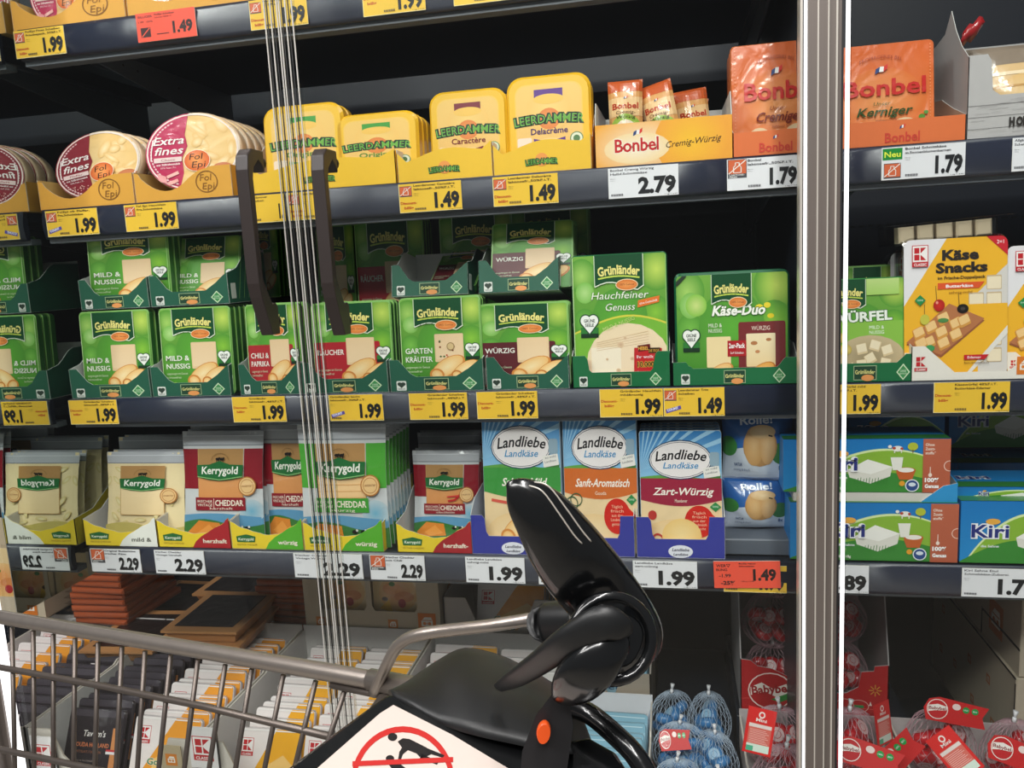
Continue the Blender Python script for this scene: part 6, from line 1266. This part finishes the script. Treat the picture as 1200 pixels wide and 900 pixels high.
ptube('basket_wire', [(x, y, dd(x)-.006) for x, y in ((-100, 858), (0, 878), (100, 899), (240, 930), (380, 962))], .0037, 'wire', 8)
ptube('basket_wire', [(388, 803, dd(388)-.004), (450, 816, dd(450)-.004), (520, 830, dd(520))], .003, 'wire', 8)
ptube('diagonal_strut', [(452, 822, .70), (420, 868, .66), (385, 925, .62)], .0085, 'wire', 10)
ptube('child_seat_tube', smooth_pts([(438, 812, .72), (452, 782, .70), (466, 757, .69), (486, 745, .68), (520, 739, .67), (575, 733, .65), (645, 722, .63), (690, 716, .62)]), .0052, 'chrome', 14)
# sticker plate: a flat face tilted up towards the shopper
P0, P1, P2 = cp(458, 810, .56), cp(300, 925, .48), cp(665, 925, .48)
NRM = (P1-P0).cross(P2-P0).normalized()
if NRM.dot(CAM-P0) < 0: NRM = -NRM
def onp(px, py, off=0):
    d = ray(px, py); return CAM+d*((P0+NRM*off-CAM).dot(NRM)/d.dot(NRM))
def plate(name, pxs, off, th, m, col='151617', bev=0):
    mb = MB(); A_ = [onp(x, y, off) for x, y in pxs]; B_ = [p-NRM*th for p in A_]; n = len(A_); mb.face(A_, col); mb.face(B_[::-1], col)
    for i in range(n): j = (i+1) % n; mb.face([A_[j], A_[i], B_[i], B_[j]], col)
    o = cb(mb, name, m)
    if bev: b = o.modifiers.new('b', 'BEVEL'); b.width = bev; b.segments = 3
    return o
plate('handle_housing', [(452, 812), (400, 850), (340, 895), (270, 950), (330, 1080), (760, 1080), (720, 960), (700, 890), (610, 868), (545, 846), (475, 812)], 0, .030, 'black', bev=.004)
stk = plate('warning_sticker', [(461, 826), (445, 836), (372, 900), (315, 952), (350, 1040), (680, 1040), (650, 940), (600, 903), (530, 861)], .0006, .0005, 'paper', 'c9bbb2')
mb = MB()
def pf(pts, col, L): mb.face([onp(x, y, .0008+L*.00004) for x, y in pts], col)
cx, cy, rx, ry = 472, 918, 61, 67
for i in range(40):
    a, b = 2*PI*i/40, 2*PI*(i+1)/40; pf([(cx+rx*math.cos(a), cy-ry*math.sin(a)), (cx+rx*math.cos(b), cy-ry*math.sin(b)), (cx+(rx-6)*math.cos(b), cy-(ry-7)*math.sin(b)), (cx+(rx-6)*math.cos(a), cy-(ry-7)*math.sin(a))], 'b3231f', 0)
pf([(413, 892), (531, 887), (531, 893), (413, 898)], 'b3231f', 3)
for x, y, r, l in ((460, 863.5, 5.6, 1), (457, 889, 5.0, 1)): pf([(x+r*math.cos(t), y-r*.85*math.sin(t)) for t in [2*PI*i/14 for i in range(14)]], '171314', l)
pf([(466, 869), (472, 865), (480, 866), (500, 876), (505, 884), (494, 889), (488, 883), (478, 879), (472, 884), (469, 893), (466, 892), (468, 881), (471, 876)], '171314', 1)
pf([(499, 876), (521, 885), (519, 888), (503, 883)], '171314', 1); pf([(494, 883), (514, 893), (512, 896), (492, 889)], '171314', 1)
pf([(455, 895), (470, 896), (478, 902), (474, 908), (462, 905)], '171314', 1)
cb(mb, 'printed_sign', 'paper').data.materials[0] = M['paper']
# rounded top cover of the handle end
def cover(name, secs, bulge, m, back=.035, n=9):
    rings = []
    for (tx, ty, td), (bx_, by, bd) in secs:
        T, B = cp(tx, ty, td), cp(bx_, by, bd); up = (CAM-T).normalized().lerp(Vector((0, 0, 1)), .5); r = []
        for i in range(n):
            t = i/(n-1); s = 1.06*(t-.5); P = T.lerp(B, t)+up*(bulge*(1-(2*t-1)**2)); r.append(P)
        away = (B-CAM).normalized()
        r += [B+away*back*.6, T.lerp(B, .5)+away*back, T+away*back*.6]; rings.append(r)
    out = []                                     # resample along the length for a smooth hull
    for j in range(len(rings[0])):
        col = smooth_pts([tuple(r[j]) for r in rings], 4); out.append(col)
    rr = [[Vector(out[j][i]) for j in range(len(out))] for i in range(len(out[0]))]
    mb = MB(); mb.grid(rr, '121314'); return cb(mb, name, m)
cover('handle_cover', [((454, 813, .585), (461, 819, .555)), ((480, 796, .60), (484, 829, .54)), ((512, 774, .61), (522, 851, .525)), ((545, 759, .615), (560, 863, .51)), ((588, 768, .61), (606, 873, .50)), ((628, 788, .60), (646, 882, .49)), ((656, 805, .59), (672, 884, .485))], .010, 'black2')
plate('handle_core', [(600, 866), (625, 840), (668, 815), (684, 838), (700, 880), (740, 950), (720, 1080), (600, 1060)], -.016, .03, 'black2', bev=.004)
mb = MB(); Q = [cp(x, y, .470) for x, y in ((612, 880), (628, 838), (648, 812), (666, 818), (672, 850), (664, 905), (650, 950), (606, 950))]; mb.face(Q[::-1], '0a0a0b'); B2 = [cp(x, y, .478) for x, y in ((612, 880), (628, 838), (648, 812), (666, 818), (672, 850), (664, 905), (650, 950), (606, 950))]
for i in range(8): mb.face([Q[i], Q[(i+1) % 8], B2[(i+1) % 8], B2[i]], '0a0a0b')
cb(mb, 'cavity_shade_panel', 'dark')  # dark flat panel before the cover, standing in for the shaded hollow
mb = MB(); ce = cp(637, 857, .466); u = (cp(642, 847, .466)-ce); v_ = (cp(641, 861, .466)-ce); nn = u.cross(v_).normalized()
mb.grid([[ce+(u*math.cos(a)*1.1+v_*math.sin(a)*1.6)*k+nn*z for a in [2*PI*i/16 for i in range(16)]] for k, z in ((.6, .004), (.95, .002), (1, 0), (.9, -.004))], 'd9501a'); cb(mb, 'orange_insert', 'orange')
# flap arm curving down to the right
ptube('flap_arm', smooth_pts([(660, 826, .53), (690, 836, .515), (722, 862, .50), (748, 890, .49), (775, 940, .48)]), .0068, 'black', 12)
plate('flap_panel', [(640, 872), (690, 862), (722, 880), (748, 920), (770, 1000), (640, 1000)], .004, .01, 'black', bev=.003)
# lever, hub, arm, pod and collar
def sweep(name, st, m, flat=.6, n=18, k=4):
    """stations: px, py, depth, half width in px; the section is an ellipse"""
    q = smooth_pts([tuple(s) for s in st], k); pts = [cp(a, b, c) for a, b, c, d in q]; rads = [(max(.0006, d/F*c*flat), max(.0006, d/F*c)) for a, b, c, d in q]
    mb = MB(); rings = []; fwd = ROT @ Vector((0, 0, 1))
    for i, p in enumerate(pts):
        t = (pts[min(i+1, len(pts)-1)]-pts[max(i-1, 0)]).normalized(); a = (fwd-t*fwd.dot(t)).normalized(); b = t.cross(a); ra, rb = rads[i]
        ring = []
        for j in range(n):
            c, s = math.cos(2*PI*j/n), math.sin(2*PI*j/n); e = .8
            ring.append(p+a*(ra*math.copysign(abs(c)**e, c))+b*(rb*math.copysign(abs(s)**e, s)))
        rings.append(ring)
    mb.grid(rings, '101112'); return cb(mb, name, m)
sweep('lever', [(594, 566, .455, 2), (603, 572, .455, 15), (617, 585, .457, 27), (636, 606, .46, 36), (656, 634, .465, 42), (678, 664, .47, 45), (703, 694, .48, 44), (727, 722, .485, 40), (743, 745, .49, 35), (749, 763, .49, 26), (750, 777, .49, 12), (750, 783, .49, 2)], 'black', .62)
for off in (0, 12):
    ptube('lever_groove_line', smooth_pts([(620+off*.55, 569-off*.35, .4285), (636+off*.6, 576-off*.5, .4255), (656+off*.7, 603-off*.5, .4275), (672+off*.8, 626-off*.4, .4315), (682+off*.9, 637-off*.2, .4345)]), .00045, 'alu_l', 6)
sweep('hub', [(722, 748, .455, 30), (718, 745, .465, 44), (714, 741, .48, 48), (709, 737, .50, 46), (706, 734, .51, 36)], 'black', 1.0, 24)
mb = MB(); hc, ha = cp(717, 748, .452), (cp(730, 755, .44)-cp(700, 735, .50)).normalized(); 
s1 = ha.orthogonal().normalized(); s2 = ha.cross(s1)
R_ = 47/F*.46
mb.tube([hc+s1*(R_*math.cos(a))+s2*(R_*math.sin(a)) for a in [2*PI*i/28 for i in range(29)]], .0035, '151617', 8); cb(mb, 'hub_ring', 'black')
sweep('support_arm', [(738, 742, .442, 5), (728, 736, .438, 16), (708, 730, .437, 21), (685, 740, .440, 20), (660, 756, .447, 18), (632, 777, .465, 15), (604, 795, .49, 12), (585, 805, .52, 7)], 'black2', .55)
sweep('release_pod', [(736, 742, .447, 3), (727, 750, .444, 16), (709, 766, .441, 26), (690, 785, .443, 30), (673, 802, .450, 27), (659, 816, .458, 15), (653, 822, .463, 3)], 'black', .6)
sweep('tube_collar', [(637, 730, .56, 10), (638, 730, .56, 20), (641, 730, .56, 23), (665, 729, .55, 24), (688, 728, .54, 23), (700, 729, .53, 16)], 'black2', .9, 16)
